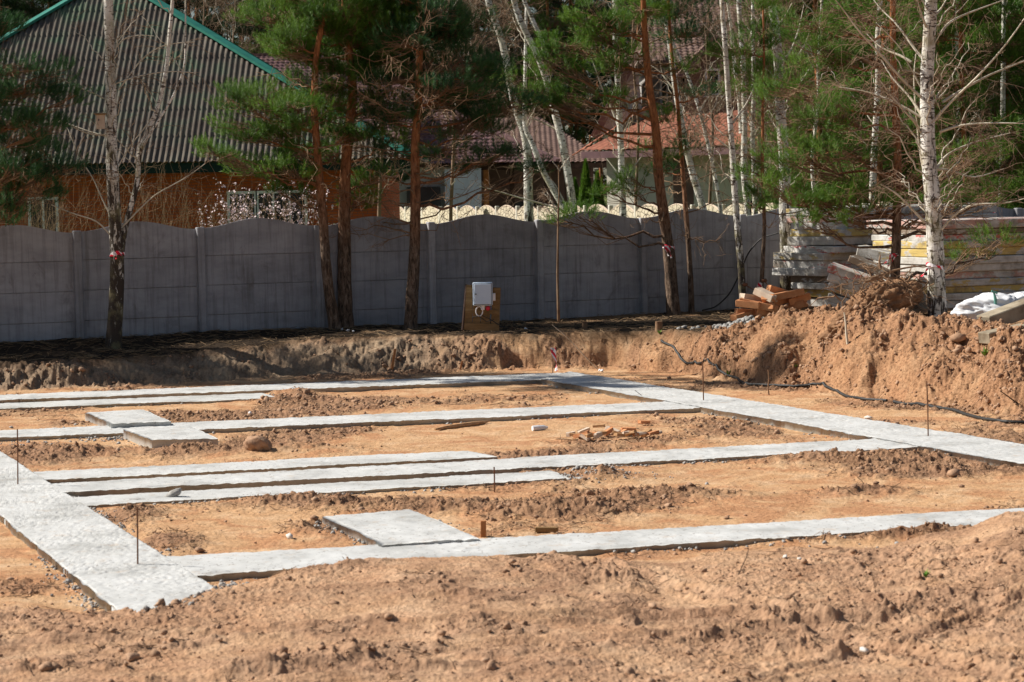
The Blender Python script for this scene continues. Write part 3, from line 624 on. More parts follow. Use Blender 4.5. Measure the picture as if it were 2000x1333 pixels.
    V, Fc = tubes(np.stack(pts, 1), np.repeat(rng.uniform(.0015, .004, n)[:, None], 4, 1), 3); obj("exposed_roots", V, Fc, M['rootw'])['kind'] = 'stuff'
clods()

# ================================================================ FENCES
def fence_pt(k): return FP0 + FD * 2.06 * k
def build_fence():
    f = thing("concrete_fence", (*fence_pt(3), .5), "long grey prefabricated concrete fence with wavy top behind the dug ground", "fence")
    zb = .53
    for k in range(-4, 13):
        p = fence_pt(k); b = MB(); R = rotz(math.atan2(FD[1], FD[0])); zt = 2.22 + .01 * math.sin(k * 2.3)
        b.box((p[0], p[1], (zt + .3) / 2), (.125, .13, zt - .3), R, 0, .012); b.obj("post", M['fence'], f)
        a = p + FD * .045; c = fence_pt(k + 1) - FD * .045; b = MB(); L = np.linalg.norm(c - a); st = .012 * math.sin(k * 1.7)
        for r in range(4):
            z0 = zb + .487 * r - .24; h = .477 if r < 3 else .479
            off = FN * (-.02 + .007 * (r % 2) + .003 * math.sin(k * 3 + r)); n = 28 if r == 3 else 1
            bot = []; top = []
            for i in range(n + 1):
                t = i / n; q = a + (c - a) * t - FN * .02 + off
                bump = (.145 * sin(pi * t) ** 2 if r == 3 else 0)
                bot.append((q[0], q[1], z0 + st)); top.append((q[0], q[1], z0 + h + bump + st - (.03 if r == 3 else 0)))
            V = bot + top; m = n + 1; d = -FN * .04
            V = np.array(V); V2 = V + np.array([d[0], d[1], 0]); n2 = 2 * m; fc = []
            for i in range(n):
                fc += [(i, i + 1, m + i + 1, m + i), (n2 + i + 1, n2 + i, n2 + m + i, n2 + m + i + 1), (m + i, m + i + 1, n2 + m + i + 1, n2 + m + i), (i + 1, i, n2 + i, n2 + i + 1)]
            fc += [(0, m, n2 + m, n2), (n, n2 + n, n2 + m + n, m + n)]
            b.add(np.vstack([V, V2]), fc)
        for r in range(1, 4): q = (a + c) / 2 - FN * .085; b.box((q[0], q[1], zb + .487 * r - .245 + st), (L, .03, .06), R)
        b.obj("panel", M['fence'], f)
build_fence()
SP0 = np.array([3.99, 62.56]); SD = np.array([-.358, .934])
def build_stone_fence():
    f = thing("stone_pattern_fence", (*SP0, .45), "low pale cast concrete fence with stone pattern and arched tops beyond the grey fence", "fence")
    R = rotz(math.atan2(SD[1], SD[0])); N = np.array([-SD[1], SD[0]])
    for k in range(-7, 15):
        p = SP0 + SD * 1.743 * k; b = MB(); b.box((p[0], p[1], 1.37), (.11, .12, 1.94), R, 0, .015); b.obj("post", M['cream'], f)
        a = p + SD * .05; c = p + SD * 1.69; n = 20; b = MB()
        V = []
        for i in range(n + 1):
            t = i / n; q = a + (c - a) * t; V.append((q[0], q[1], .4))
        for i in range(n + 1):
            t = i / n; q = a + (c - a) * t; V.append((q[0], q[1], 2.16 + .20 * sin(pi * t) ** .9))
        V = np.array(V); V2 = V + np.array([N[0], N[1], 0]) * .05; m = n + 1; n2 = 2 * m; fc = []
        for i in range(n): fc += [(i, i + 1, m + i + 1, m + i), (n2 + i + 1, n2 + i, n2 + m + i, n2 + m + i + 1), (m + i, m + i + 1, n2 + m + i + 1, n2 + m + i)]
        b.add(np.vstack([V, V2]), fc)
        pan = b.obj("panel", M['stone'], f)
        arc = [(*(a + (c - a) * i / n + N * .02), 2.14 + .20 * sin(pi * i / n) ** .9) for i in range(n + 1)]
        b = MB(); b.tube(arc, .035, 6); b.obj("arched_cap", M['brickp'], pan)
build_stone_fence()
def picket():
    a = PY(1005, 400, 84); c = PY(1190, 400, 79); a[2] = c[2] = .45
    f = thing("picket_fence", a, "dark brown wooden picket fence standing in front of the tiled house", "fence"); d = c - a; L = np.linalg.norm(d); n = int(L / .14); b = MB()
    R = rotz(math.atan2(d[1], d[0]))
    for i in range(n + 1): p = a + d * i / n; b.box((p[0], p[1], 1.35 + .04 * math.sin(i)), (.1, .025, 1.8), R)
    b.obj("pickets", M['darkw'], f); b = MB()
    for z in (.9, 1.9): m = (a + c) / 2; b.box((m[0], m[1] + .04, z), (L, .04, .08), R)
    b.obj("rail", M['darkw'], f)
picket()

# ================================================================ HOUSES
def roofpoly(name, pts, pu, pv, amp, step, mat, parent, kind='cor', res=4, thick=.12):
    """convex planar roof face; pts[0]->pts[1] is the eave.  Waves run up the slope, rows overlap."""
    P = [np.array(p, float) for p in pts]; A = P[0]; s = P[1] - A; L = np.linalg.norm(s); s /= L
    nrm = np.zeros(3)
    for i in range(len(P)): nrm += np.cross(P[i] - A, P[(i + 1) % len(P)] - A)
    nrm /= np.linalg.norm(nrm)
    if nrm[2] < 0: nrm = -nrm
    tdir = np.cross(nrm, s); 
    if tdir[2] < 0: tdir = -tdir
    Q = np.array([((p - A) @ s, (p - A) @ tdir) for p in P]); s0, s1 = Q[:, 0].min(), Q[:, 0].max(); tm = Q[:, 1].max()
    S = np.arange(s0, s1 + pu / res, pu / res); S = np.clip(S, s0 + 1e-4, s1 - 1e-4)
    lo = np.full(len(S), 1e9); hi = np.full(len(S), -1e9)
    for i in range(len(Q)):
        (x0, y0), (x1, y1) = Q[i], Q[(i + 1) % len(Q)]
        if abs(x1 - x0) < 1e-6: continue
        t = (S - x0) / (x1 - x0); ok = (t >= 0) & (t <= 1); y = y0 + (y1 - y0) * t
        lo = np.where(ok, np.minimum(lo, y), lo); hi = np.where(ok, np.maximum(hi, y), hi)
    Tt = []; H = []
    for r in range(int(tm / pv) + 1):
        for fr in ((0, .97) if kind == 'cor' else (0, .5, .97)): Tt.append((r + fr) * pv); H.append(step * (1 - fr))
    Tt = np.array(Tt); H = np.array(H)
    TT = np.clip(Tt[None, :], lo[:, None], hi[:, None])
    if kind == 'cor': wv = amp * np.cos(S / pu * 2 * pi)
    else: wv = amp * np.abs(np.sin(S / pu * pi)) * 2 - amp
    off = wv[:, None] + H[None, :] + thick
    V = A + S[:, None, None] * s + TT[..., None] * tdir + off[..., None] * nrm
    n, m = TT.shape; i = np.arange(n - 1)[:, None] * m + np.arange(m - 1)[None, :]
    Fc = np.stack([i, i + m, i + m + 1, i + 1], -1).reshape(-1, 4)
    area = np.abs(TT[:-1, 1:] - TT[:-1, :-1]).ravel() + np.abs(TT[1:, 1:] - TT[1:, :-1]).ravel(); Fc = Fc[area > 1e-4]
    o = obj(name, V.reshape(-1, 3), Fc, mat, parent)
    return o
def bar(name, a, b, w_, h, mat, parent):
    m = MB(); a = np.array(a, float); b = np.array(b, float); d = (b - a) / np.linalg.norm(b - a); s = np.cross(d, (0, 0, 1.)); s /= np.linalg.norm(s); u = np.cross(s, d)
    q = [a + s * w_ / 2 - u * h / 2, a + s * w_ / 2 + u * h / 2, a - s * w_ / 2 + u * h / 2, a - s * w_ / 2 - u * h / 2]
    m.ext(q, b - a); return m.obj(name, mat, parent)
def wallbox(name, pts, z0, z1, mat, parent):   # footprint polygon
    m = MB(); m.ext([(p[0], p[1], z0) for p in pts], (0, 0, z1 - z0)); return m.obj(name, mat, parent)
def window(wall_a, wall_b, s0, s1, z0, z1, parent, nx=2, label=None, fm='white', curtain=False):
    """window on the wall running a->b; s in metres along it"""
    a = np.array([*wall_a[:2], 0.]); b = np.array([*wall_b[:2], 0.]); d = (b - a) / np.linalg.norm(b - a); n = np.array([d[1], -d[0], 0])
    if n[1] > 0: n = -n
    R = rotz(math.atan2(d[1], d[0])); c = a + d * (s0 + s1) / 2; W = s1 - s0; H = z1 - z0; g = MB()
    g.box(c + n * .01 + (0, 0, (z0 + z1) / 2), (W, .06, H), R); w_ = g.obj("window", M['glass'], parent)
    f = MB(); t = .07
    for z in (z0, z1): f.box(c + n * .05 + (0, 0, z), (W + t, .07, t), R)
    for i in range(nx + 1): f.box(c + d * (-W / 2 + W * i / nx) + n * .05 + (0, 0, (z0 + z1) / 2), (t if i in (0, nx) else .05, .066, H - t), R)
    f.obj("window_frame", M[fm], w_)
    f = MB(); f.box(c + n * .10 + (0, 0, z0 - .07), (W + .2, .2, .04), R); f.obj("window_sill", M[fm], w_); return w_

def house_left():
    Ye = 62.; z_e = PY(500, 322, Ye)[2]; xL = PY(-420, 322, Ye)[0]; xR = PY(800, 305, Ye)[0]
    A = PY(205, -36, Ye + 6.6); zA = A[2]
    h = thing("brick_house", ((xL + xR) / 2, Ye + 2, .45), "red brick house with a large grey-green corrugated hip roof and green ridge caps", "house")
    E0 = np.array([xL, Ye, z_e]); E1 = np.array([xR, Ye, z_e]); B1 = np.array([xR, Ye + 13.2, z_e]); B0 = np.array([xL, Ye + 13.2, z_e])
    AR = np.array([A[0] + .2, Ye + 6.6, zA]); 
    rf = roofpoly("roof", [E0, E1, AR, AR + (-.02, 0, 0)], .15, 1.15, .030, .03, M['cor'], h)
    roofpoly("roof", [E1, B1, AR], .15, 1.15, .030, .03, M['cor'], h); roofpoly("roof", [B1, B0, AR], .15, 1.15, .030, .03, M['cor'], h); roofpoly("roof", [B0, E0, AR], .15, 1.15, .030, .03, M['cor'], h)
    up = np.array([0, 0, .2])
    for e in (E0, E1, B0, B1): bar("ridge_cap", e + up, AR + up, .34, .07, M['green'], rf)
    # eave fascia, soffit
    m = MB(); m.box(((xL + xR) / 2, Ye + .02, z_e - .04), (xR - xL, .04, .26)); m.box(((xL + xR) / 2, Ye + .5, z_e - .14), (xR - xL - .1, .9, .03)); m.obj("fascia", M['darkgreen'], h)
    wx1 = PY(741, 400, Ye + .75)[0]; wy = Ye + .75
    wallbox("wall", [(xL + .7, wy), (wx1, wy), (wx1, Ye + 12.4), (xL + .7, Ye + 12.4)], .3, z_e - .13, M['brick'], h)
    a = (0, wy); b = (1, wy)
    def wx(u): return PY(u, 400, wy)[0]
    window(a, b, wx(447), wx(500), 1.35, 2.86, h, 1); window(a, b, wx(503), wx(598), 1.35, 2.86, h, 3); window(a, b, wx(58), wx(112), 1.3, 2.8, h, 2); window(a, b, wx(-130), wx(-60), 1.3, 2.8, h, 2)
    # side wing on the left with its own ridge
    ly = Ye + 5.; c = PY(18, 108, ly + 1.5); zz = PY(20, 76, ly + 6)[2]
    lE0 = np.array([xL - 9, ly - 4, z_e]); lE1 = np.array([xL + 1, ly - 4, z_e]); lR0 = np.array([xL - 9, ly + 6, zz]); lR1 = np.array([PY(22, 78, ly + 6)[0], ly + 6, zz])
    roofpoly("wing_roof", [lE0, np.array([lR1[0], ly - 4, z_e]), lR1, lR0], .15, 1.15, .030, .03, M['cor'], h); bar("ridge_cap", lR0 + up, lR1 + up, .3, .07, M['green'], rf)
    wallbox("wing_wall", [(xL - 8.5, ly - 3.3), (xL + .6, ly - 3.3), (xL + .6, ly + 8), (xL - 8.5, ly + 8)], .3, z_e - .1, M['brick'], h)
house_left()

def house_mid():
    h = thing("tiled_house", (0.5, 100, .45), "long low house with mauve-brown tiled roof and grey walls behind the picket fence", "house")
    # tall part, ridge seen above the corrugated roof
    S_ = 1.2; Y0, Y1 = 77. * S_, 84. * S_
    def P(u, y, Y): return PY(u, y, Y if Y > 90 else Y * S_)
    ze = P(900, 325, Y0)[2]
    e0 = np.array([P(470, 325, Y0)[0], Y0, ze]); e1 = np.array([P(1090, 325, Y0)[0], Y0, ze]); zt = P(600, 112, Y1)[2]
    r0_ = np.array([P(460, 112, Y1)[0], Y1, zt]); r1 = np.array([P(640, 112, Y1)[0], Y1, zt])
    rf = roofpoly("roof", [e0, e1, r1, r0_], .21, .27, .022, .03, M['mauve'], h, 'tile'); bar("ridge_cap", r0_ + (0, 0, .15), r1 + (0, 0, .15), .3, .1, M['mauve'], rf); bar("ridge_cap", r1 + (0, 0, .17), e1 + (0, 0, .17), .25, .1, M['mauve'], rf)
    b1 = np.array([e1[0], Y1 + 7, ze]); b0 = np.array([e0[0], Y1 + 7, ze]); roofpoly("roof", [e1, b1, r1], .21, .27, .022, .03, M['mauve'], h, 'tile'); roofpoly("roof", [b1, b0, r0_, r1], .21, .27, .022, .03, M['mauve'], h, 'tile')
    # gabled dormer seen between the pines
    g = P(672, 150, 78.2); gl = P(625, 205, 78.0); gr = P(800, 240, 78.0)
    roofpoly("dormer_roof", [P(700, 262, 76.5), P(815, 262, 76.8), P(765, 165, 80), P(672, 150, 80)], .21, .27, .022, .03, M['mauve'], h, 'tile')
    m = MB(); a, b_, c = P(612, 222, 76.4), P(700, 262, 76.4), P(672, 150, 76.4); m.ext([a, P(612, 262, 76.4), b_, c], (0, .3, 0)); m.obj("dormer_wall", M['greyr'], h)
    bar("barge_board", P(600, 232, 76.2), P(674, 150, 76.2), .1, .22, M['mauve'], h)
    wallbox("wall", [(e0[0] + .5, Y0 + .7), (P(935, 400, Y0 + .7)[0], Y0 + .7), (P(935, 400, Y0 + .7)[0], Y1 + 5), (e0[0] + .5, Y1 + 5)], .3, ze, M['greyr'], h)
    m = MB(); q = P(905, 370, 77.6); m.box((q[0], 77.3 * S_, (ze + .45) / 2), (1.4, .1, ze - .6)); m.obj("door_panel", M['bluew'], h)
    m = MB(); q = P(828, 370, 77.6); m.box((q[0], 77.32 * S_, 1.75), (1.3, .08, 2.6)); m.obj("garage_opening", M['glass'], h)
    m = MB(); q = P(744, 370, 76.9); m.box((q[0], 76.9 * S_, 2.1), (.28, .28, 3.4)); m.obj("porch_post", M['white'], h)
    # right wing, hip end toward the right
    Y2, Y3 = 79. * S_, 84.5 * S_; ze2 = P(1000, 325, Y2)[2]; f0_ = np.array([P(830, 325, Y2)[0], Y2, ze2]); f1 = np.array([P(1190, 325, Y2)[0], Y2, ze2])
    zr = P(950, 236, Y3)[2]; k0 = np.array([P(870, 236, Y3)[0], Y3, zr]); k1 = np.array([P(1050, 236, Y3)[0], Y3, zr]); bb = np.array([f1[0], Y3 + 5, ze2])
    roofpoly("roof", [f0_, f1, k1, k0], .21, .27, .022, .03, M['brown_t'], h, 'tile'); roofpoly("roof", [f1, bb, k1], .21, .27, .022, .03, M['brown_t'], h, 'tile')
    m = MB(); m.box(((f0_[0] + f1[0]) / 2, Y2, ze2 - .02), (f1[0] - f0_[0], .05, .2)); m.obj("fascia", M['darkw'], h)
    wallbox("wall", [(P(940, 400, Y2 + .8)[0], Y2 + .8), (P(1160, 400, Y2 + .8)[0], Y2 + .8), (P(1160, 400, Y2 + .8)[0], Y3 + 4), (P(940, 400, Y2 + .8)[0], Y3 + 4)], .3, ze2 - .05, M['brown_t'], h)
    for u in (1012, 1048, 1086, 1130): 
        m = MB(); q = P(u, 370, Y2 + .7); m.box((q[0], Y2 + .72, 1.55), (.42, .1, 1.7)); m.obj("terrace_opening", M['glass'], h)
    for u in (950, 1000, 1068, 1108, 1150):
        m = MB(); q = P(u, 370, Y2 + .1); m.box((q[0], Y2 + .15, (ze2 + .4) / 2), (.2, .2, ze2 - .4)); m.obj("terrace_post", M['darkw'] if u != 950 else M['woodo'], h)
    m = MB(); q = P(760, 170, 83); m.box((P(728, 180, 84)[0], 84 * S_, P(728, 140, 84)[2] - .3), (.16, .16, 2.1)); m.obj("vent_pipe", M['white'], h)
house_mid()

def house_right():
    h = thing("red_roof_house", (5, 80, .45), "tall house with brown tiled roof, red lower roof and cream walls behind the birches", "house")
    S_ = 1.05
    def P(u, y, Y): return PY(u, y, Y * S_)
    # upper main roof
    e0, e1 = P(1250, 130, 80), P(1600, 128, 80); z = (e0[2] + e1[2]) / 2; e0[2] = e1[2] = z
    t0, t1 = P(1290, 8, 85.5), P(1560, 6, 85.5); zt = t0[2]; t1[2] = zt
    rf = roofpoly("roof", [e0, e1, t1, t0], .22, .28, .022, .03, M['brown_t'], h, 'tile'); bar("ridge_cap", t0 + (0, 0, .15), t1 + (0, 0, .15), .28, .12, M['brown_t'], rf)
    roofpoly("roof", [e1 + (0, 11, 0), e0 + (0, 11, 0), t0, t1], .22, .28, .022, .03, M['brown_t'], h, 'tile')
    roofpoly("roof", [e0 + (0, 11, 0), e0, t0], .22, .28, .022, .03, M['brown_t'], h, 'tile')
    # front gable with smaller roof
    wallbox("wall", [(P(1262, 200, 81)[0], 81 * S_), (P(1590, 200, 81)[0], 81 * S_), (P(1590, 200, 81)[0], 95), (P(1262, 200, 81)[0], 95)], .3, z + .05, M['greyr'], h)
    ap = P(1395, 82, 77.5); gl = P(1330, 152, 77.5); gr_ = P(1468, 152, 77.5); gr_[2] = gl[2]
    m = MB(); m.ext([gl, gr_, ap], (0, .15, 0)); m.ext([(gl[0] + .25, gl[1], 2), (gr_[0] - .25, gl[1], 2), (gr_[0] - .25, gl[1], gl[2]), (gl[0] + .25, gl[1], gl[2])], (0, .15, 0)); m.obj("gable_wall", M['brown_t'], h)
    for s_, q in ((-1, gl), (1, gr_)):
        roofpoly("gable_roof", [q + (s_ * .2, -.3, -.15), q + (s_ * .2, 4, -.15), ap + (0, 4, 0), ap + (0, -.3, 0)], .22, .28, .022, .03, M['brown_t'], h, 'tile')
        bar("barge_board", q + (s_ * .2, -.3, -.1), ap + (0, -.3, .1), .08, .2, M['mauve'], h)
    a, b = (0, 77.5), (1, 77.5)
    window((0, 77.45 * S_), (1, 77.45 * S_), P(1376, 0, 77.5)[0], P(1402, 0, 77.5)[0], P(1390, 185, 77.5)[2], P(1390, 160, 77.5)[2] + .4, h, 1)
    window((0, 80.95 * S_), (1, 80.95 * S_), P(1288, 0, 81)[0], P(1312, 0, 81)[0], P(1300, 214, 81)[2], P(1300, 146, 81)[2], h, 2); window((0, 80.95 * S_), (1, 80.95 * S_), P(1322, 0, 81)[0], P(1336, 0, 81)[0], P(1300, 205, 81)[2], P(1300, 150, 81)[2], h, 1)
    window((0, 80.95 * S_), (1, 80.95 * S_), P(1425, 0, 81)[0], P(1440, 0, 81)[0], P(1430, 180, 81)[2], P(1430, 145, 81)[2], h, 1)
    # low left annex with grey steep gable
    m = MB(); m.ext([P(1163, 262, 79), P(1260, 262, 79), P(1245, 132, 79), P(1222, 140, 79)], (0, 5, 0)); m.obj("annex_wall", M['greyr'], h); bar("barge_board", P(1160, 268, 78.8), P(1232, 128, 78.8), .1, .25, M['brown_t'], h)
    roofpoly("annex_roof", [P(1212, 132, 78.7), P(1300, 126, 78.7), P(1296, 108, 81), P(1216, 112, 81)], .22, .28, .022, .03, M['brown_t'], h, 'tile')
    window((0, 78.95 * S_), (1, 78.95 * S_), P(1252, 0, 79)[0], P(1262, 0, 79)[0], P(1257, 245, 79)[2], P(1257, 228, 79)[2], h, 1)
    wallbox("wall", [(P(1215, 300, 78.6)[0], 78.6 * S_), (P(1300, 300, 78.6)[0], 78.6 * S_), (P(1300, 300, 78.6)[0], 84.9), (P(1215, 300, 78.6)[0], 84.9)], .4, P(1250, 215, 78.6)[2], M['greyr'], h)
    # lower red hip roof
    z1 = P(1300, 297, 74)[2]; E0 = P(1136, 303, 76); E1 = P(1500, 293, 71.5); E0[2] = E1[2] = z1
    R0 = P(1300, 222, 79.5); R1 = P(1470, 160, 79.5); R1[2] = R0[2] = (R0[2] + R1[2]) / 2
    rr = roofpoly("lower_roof", [E0, E1, R1, R0], .26, .30, .02, .03, M['red_t'], h, 'tile'); bar("fascia", E0 + (0, 0, -.02), E1 + (0, 0, -.02), .05, .22, M['mauve'], rr)
    roofpoly("lower_roof", [E0 + (0, 9, 0), E0, R0], .26, .30, .02, .03, M['red_t'], h, 'tile')
    W0 = P(1186, 400, 76.3)[:2]; W1 = P(1560, 400, 72.2)[:2]
    wallbox("wall", [W0, W1, W1 + (0, 6), W0 + (1, 6)], .3, z1 - .02, M['cream'], h)
    m = MB(); d = (W1 - W0) / np.linalg.norm(W1 - W0); 
    for u0, u1, mt in ((1315, 1362, 'brown_t'),):
        s0, s1 = P(u0, 380, 74.6)[0], P(u1, 380, 74.6)[0]; y = W0[1] + (s0 - W0[0]) * d[1] / d[0] - .12; m.box(((s0 + s1) / 2, y - .05, (z1 + .4) / 2), (s1 - s0, .2, z1 - .4), rotz(math.atan2(d[1], d[0])))
    m.obj("brick_pier", M['brown_t'], h)
    m = MB(); s0, s1 = P(1450, 380, 73.3)[0], P(1560, 380, 73.3)[0]; y = W0[1] + ((s0 + s1) / 2 - W0[0]) * d[1] / d[0]; m.box(((s0 + s1) / 2, y, 1.5), (s1 - s0, .12, 1.7), rotz(math.atan2(d[1], d[0]))); m.obj("window", M['glass'], h)
house_right()
def bbq():
    p = PY(757, 395, 87); t = thing("garden_oven", (p[0], p[1], .45), "small pale brick garden oven with an arched black mouth beside the brick house", "oven")
    m = MB(); m.box((p[0], p[1], 1.35), (.58, .5, 1.8), None, 0, .02); m.obj("body", M['brickp'], t)
    m = MB(); m.box((p[0], p[1], 2.92), (.72, .6, .12), None, 0, .02); m.box((p[0], p[1], 3.02), (.56, .5, .1), None, 0, .02); m.obj("cap", M['stone'], t)
    m = MB(); m.box((p[0], p[1], 2.79), (.58, .5, .14), None, 0, .01); [m.box((p[0] + s * .235, p[1], 2.485), (.11, .5, .47)) for s in (-1, 1)]; m.obj("mouth_surround", M['brickp'], t)
    m = MB(); m.ext([(p[0] - .175, p[1] + .05, 2.26), (p[0] + .175, p[1] + .05, 2.26), (p[0] + .175, p[1] + .05, 2.55), (p[0] + .1, p[1] + .05, 2.7), (p[0] - .1, p[1] + .05, 2.7), (p[0] - .175, p[1] + .05, 2.55)], (0, .1, 0)); m.obj("arched_mouth", M['black'], t)
bbq()
def car():
    p = PY(905, 410, 84.); z = PY(905, 404, 84.)[2]; t = thing("parked_car", (p[0], 84., .47), "silver-blue car whose roof shows above the pale stone fence", "car")
    prof = [(-2.1, .3), (-2.15, .75), (-1.9, .95), (-1.15, 1.02), (-.55, z - .53), (0.1, z - .47), (.9, z - .5), (1.6, 1.15), (2.1, 1.05), (2.15, .35)]
    m = MB(); V = []; n = len(prof); ws = [-.85, -.72, .72, .85]
    for i, w_ in enumerate(ws):
        for (x, zz) in prof: V.append((p[0] + x, 84 + w_, .47 + (zz if abs(w_) < .8 or zz < 1.05 else zz * .0 + 1.0)))
    fc = [(i * n + j, i * n + j + 1, (i + 1) * n + j + 1, (i + 1) * n + j) for i in range(3) for j in range(n - 1)] + [tuple(range(n)), tuple(range(4 * n - 1, 3 * n - 1, -1))]
    m.add(V, fc); m.obj("body", M['carp'], t, True)
    m = MB(); m.ext([(p[0] - 1.08, 83.2, 1.5), (p[0] + 1.5, 83.2, 1.6), (p[0] + .85, 83.25, z - .06), (p[0] - .5, 83.25, z - .09)], (0, .02, 0)); m.obj("side_window", M['glass'], t)
    for x in (-1.35, 1.35):
        m = MB(); m.tube([(p[0] + x, 83.1, .8), (p[0] + x, 83.35, .8)], .32, 16); m.obj("wheel", M['black'], t)
car()

# ================================================================ TREES
def nrmz(v): return v / (np.linalg.norm(v, axis=-1, keepdims=True) + 1e-9)
def needles(C, D, rng, L=.16, l=.075, K=22, w=.0065):
    """bottle-brush shoots: centres C, directions D -> triangles"""
    N = len(C); D = nrmz(D); a = nrmz(np.cross(D, rng.normal(0, 1, (N, 3)))); b = np.cross(D, a)
    L_ = L * rng.uniform(.7, 1.3, N)
    s = rng.uniform(0, 1, (N, K)); ph = rng.uniform(0, 2 * pi, (N, K)); op = rng.uniform(.5, 1.15, (N, K))
    base = C[:, None] + D[:, None] * (s * L_[:, None])[..., None]
    rad = a[:, None] * np.cos(ph)[..., None] + b[:, None] * np.sin(ph)[..., None]
    nd = D[:, None] * np.cos(op)[..., None] + rad * np.sin(op)[..., None]
    sd = nrmz(np.cross(nd, D[:, None])) * (w / 2)
    tip = base + nd * (l * rng.uniform(.7, 1.2, (N, K)))[..., None]
    V = np.stack([base - sd, base + sd, tip], 2).reshape(-1, 3)
    return V, np.arange(len(V)).reshape(-1, 3)
def join(name, parts, mats, par):
    """several pieces of one crown in one mesh, triangles and quads mixed"""
    V = np.vstack([p[0] for p in parts]) - ORG[par.name]; n = 0; LI = []; LS = []; MI = []; k = 0
    for (v, f, m) in parts:
        f = np.asarray(f); LI.append((f + n).ravel()); w_ = f.shape[1]; LS.append(k + np.arange(len(f)) * w_); k += len(f) * w_; MI.append(np.full(len(f), m)); n += len(v)
    LI = np.concatenate(LI).astype(np.int32); LS = np.concatenate(LS).astype(np.int32); MI = np.concatenate(MI).astype(np.int32)
    me = bpy.data.meshes.new(name); me.vertices.add(len(V)); me.vertices.foreach_set('co', V.astype(np.float32).ravel()); me.loops.add(len(LI)); me.loops.foreach_set('vertex_index', LI)
    me.polygons.add(len(LS)); me.polygons.foreach_set('loop_start', LS); me.update(calc_edges=True)
    for m in mats: me.materials.append(m)
    me.polygons.foreach_set('material_index', MI)
    o = bpy.data.objects.new(name, me); col.objects.link(o); o.parent = par; ORG[o.name] = ORG[par.name]; return o
def spline(P, n):
    P = np.array(P, float); d = np.concatenate([[0], np.cumsum(np.linalg.norm(np.diff(P, axis=0), axis=1))]); t = np.linspace(0, d[-1], n)
    Q = np.stack([np.interp(t, d, P[:, i]) for i in range(3)], 1)
    for _ in range(2): Q[1:-1] = .25 * Q[:-2] + .5 * Q[1:-1] + .25 * Q[2:]
    return Q
def at_height(tr, z):
    i = np.clip(np.searchsorted(tr[:, 2], z), 1, len(tr) - 1); a, b = tr[i - 1], tr[i]; t = np.clip((z - a[2]) / (b[2] - a[2] + 1e-6), 0, 1); return a + (b - a) * t
def px_trunk(pts, Y, extra, lean=(0, 0), base=None):
    P = [PY(u, v, Y) for u, v in pts]
    if base is None:
        g = gz(P[0][0], Y); P[0][2] = min(P[0][2], g + .02) ; P = [np.array([P[0][0], Y, g - .25])] + P
    else: P = [np.array([P[0][0], Y, base - .2])] + P
    top = P[-1]; P.append(top + np.array([lean[0], lean[1], extra])); return P
def trunk_mesh(tr, r0_, r1, par, mat, k=12, knob=.06, name="trunk", seed=0):
    n = len(tr); t = np.linspace(0, 1, n); R = r0_ + (r1 - r0_) * t ** .9; R = R * (1 + .45 * np.exp(-t * n * .9)) 
    V, Fc = tubes(tr[None], R[None], k); c = np.repeat(tr, k, 0); d = V - c
    ang = np.tile(np.arange(k), n).astype(float); f = 1 + knob * (vn(ang * 1.3, V[:, 2] * 7, seed) - .5) * 2 + knob * (vn(ang * 2.7, V[:, 2] * 22, seed + 3) - .5) * 1.6
    return obj(name, c + d * f[:, None], Fc, mat, par, True)
def curved(A, B, n, sag, rng=None, wob=.0):
    """polylines from A to B (N,3) with a vertical sag"""
    t = np.linspace(0, 1, n)[None, :, None]; P = A[:, None] * (1 - t) + B[:, None] * t
    P[..., 2] += (np.asarray(sag).reshape(-1, 1) * np.sin(np.pi * t[..., 0]))
    if rng is not None and wob:
        P[:, 1:-1] += rng.normal(0, wob, (len(A), n - 2, 3)) * np.linalg.norm(B - A, axis=1)[:, None, None]
    return P
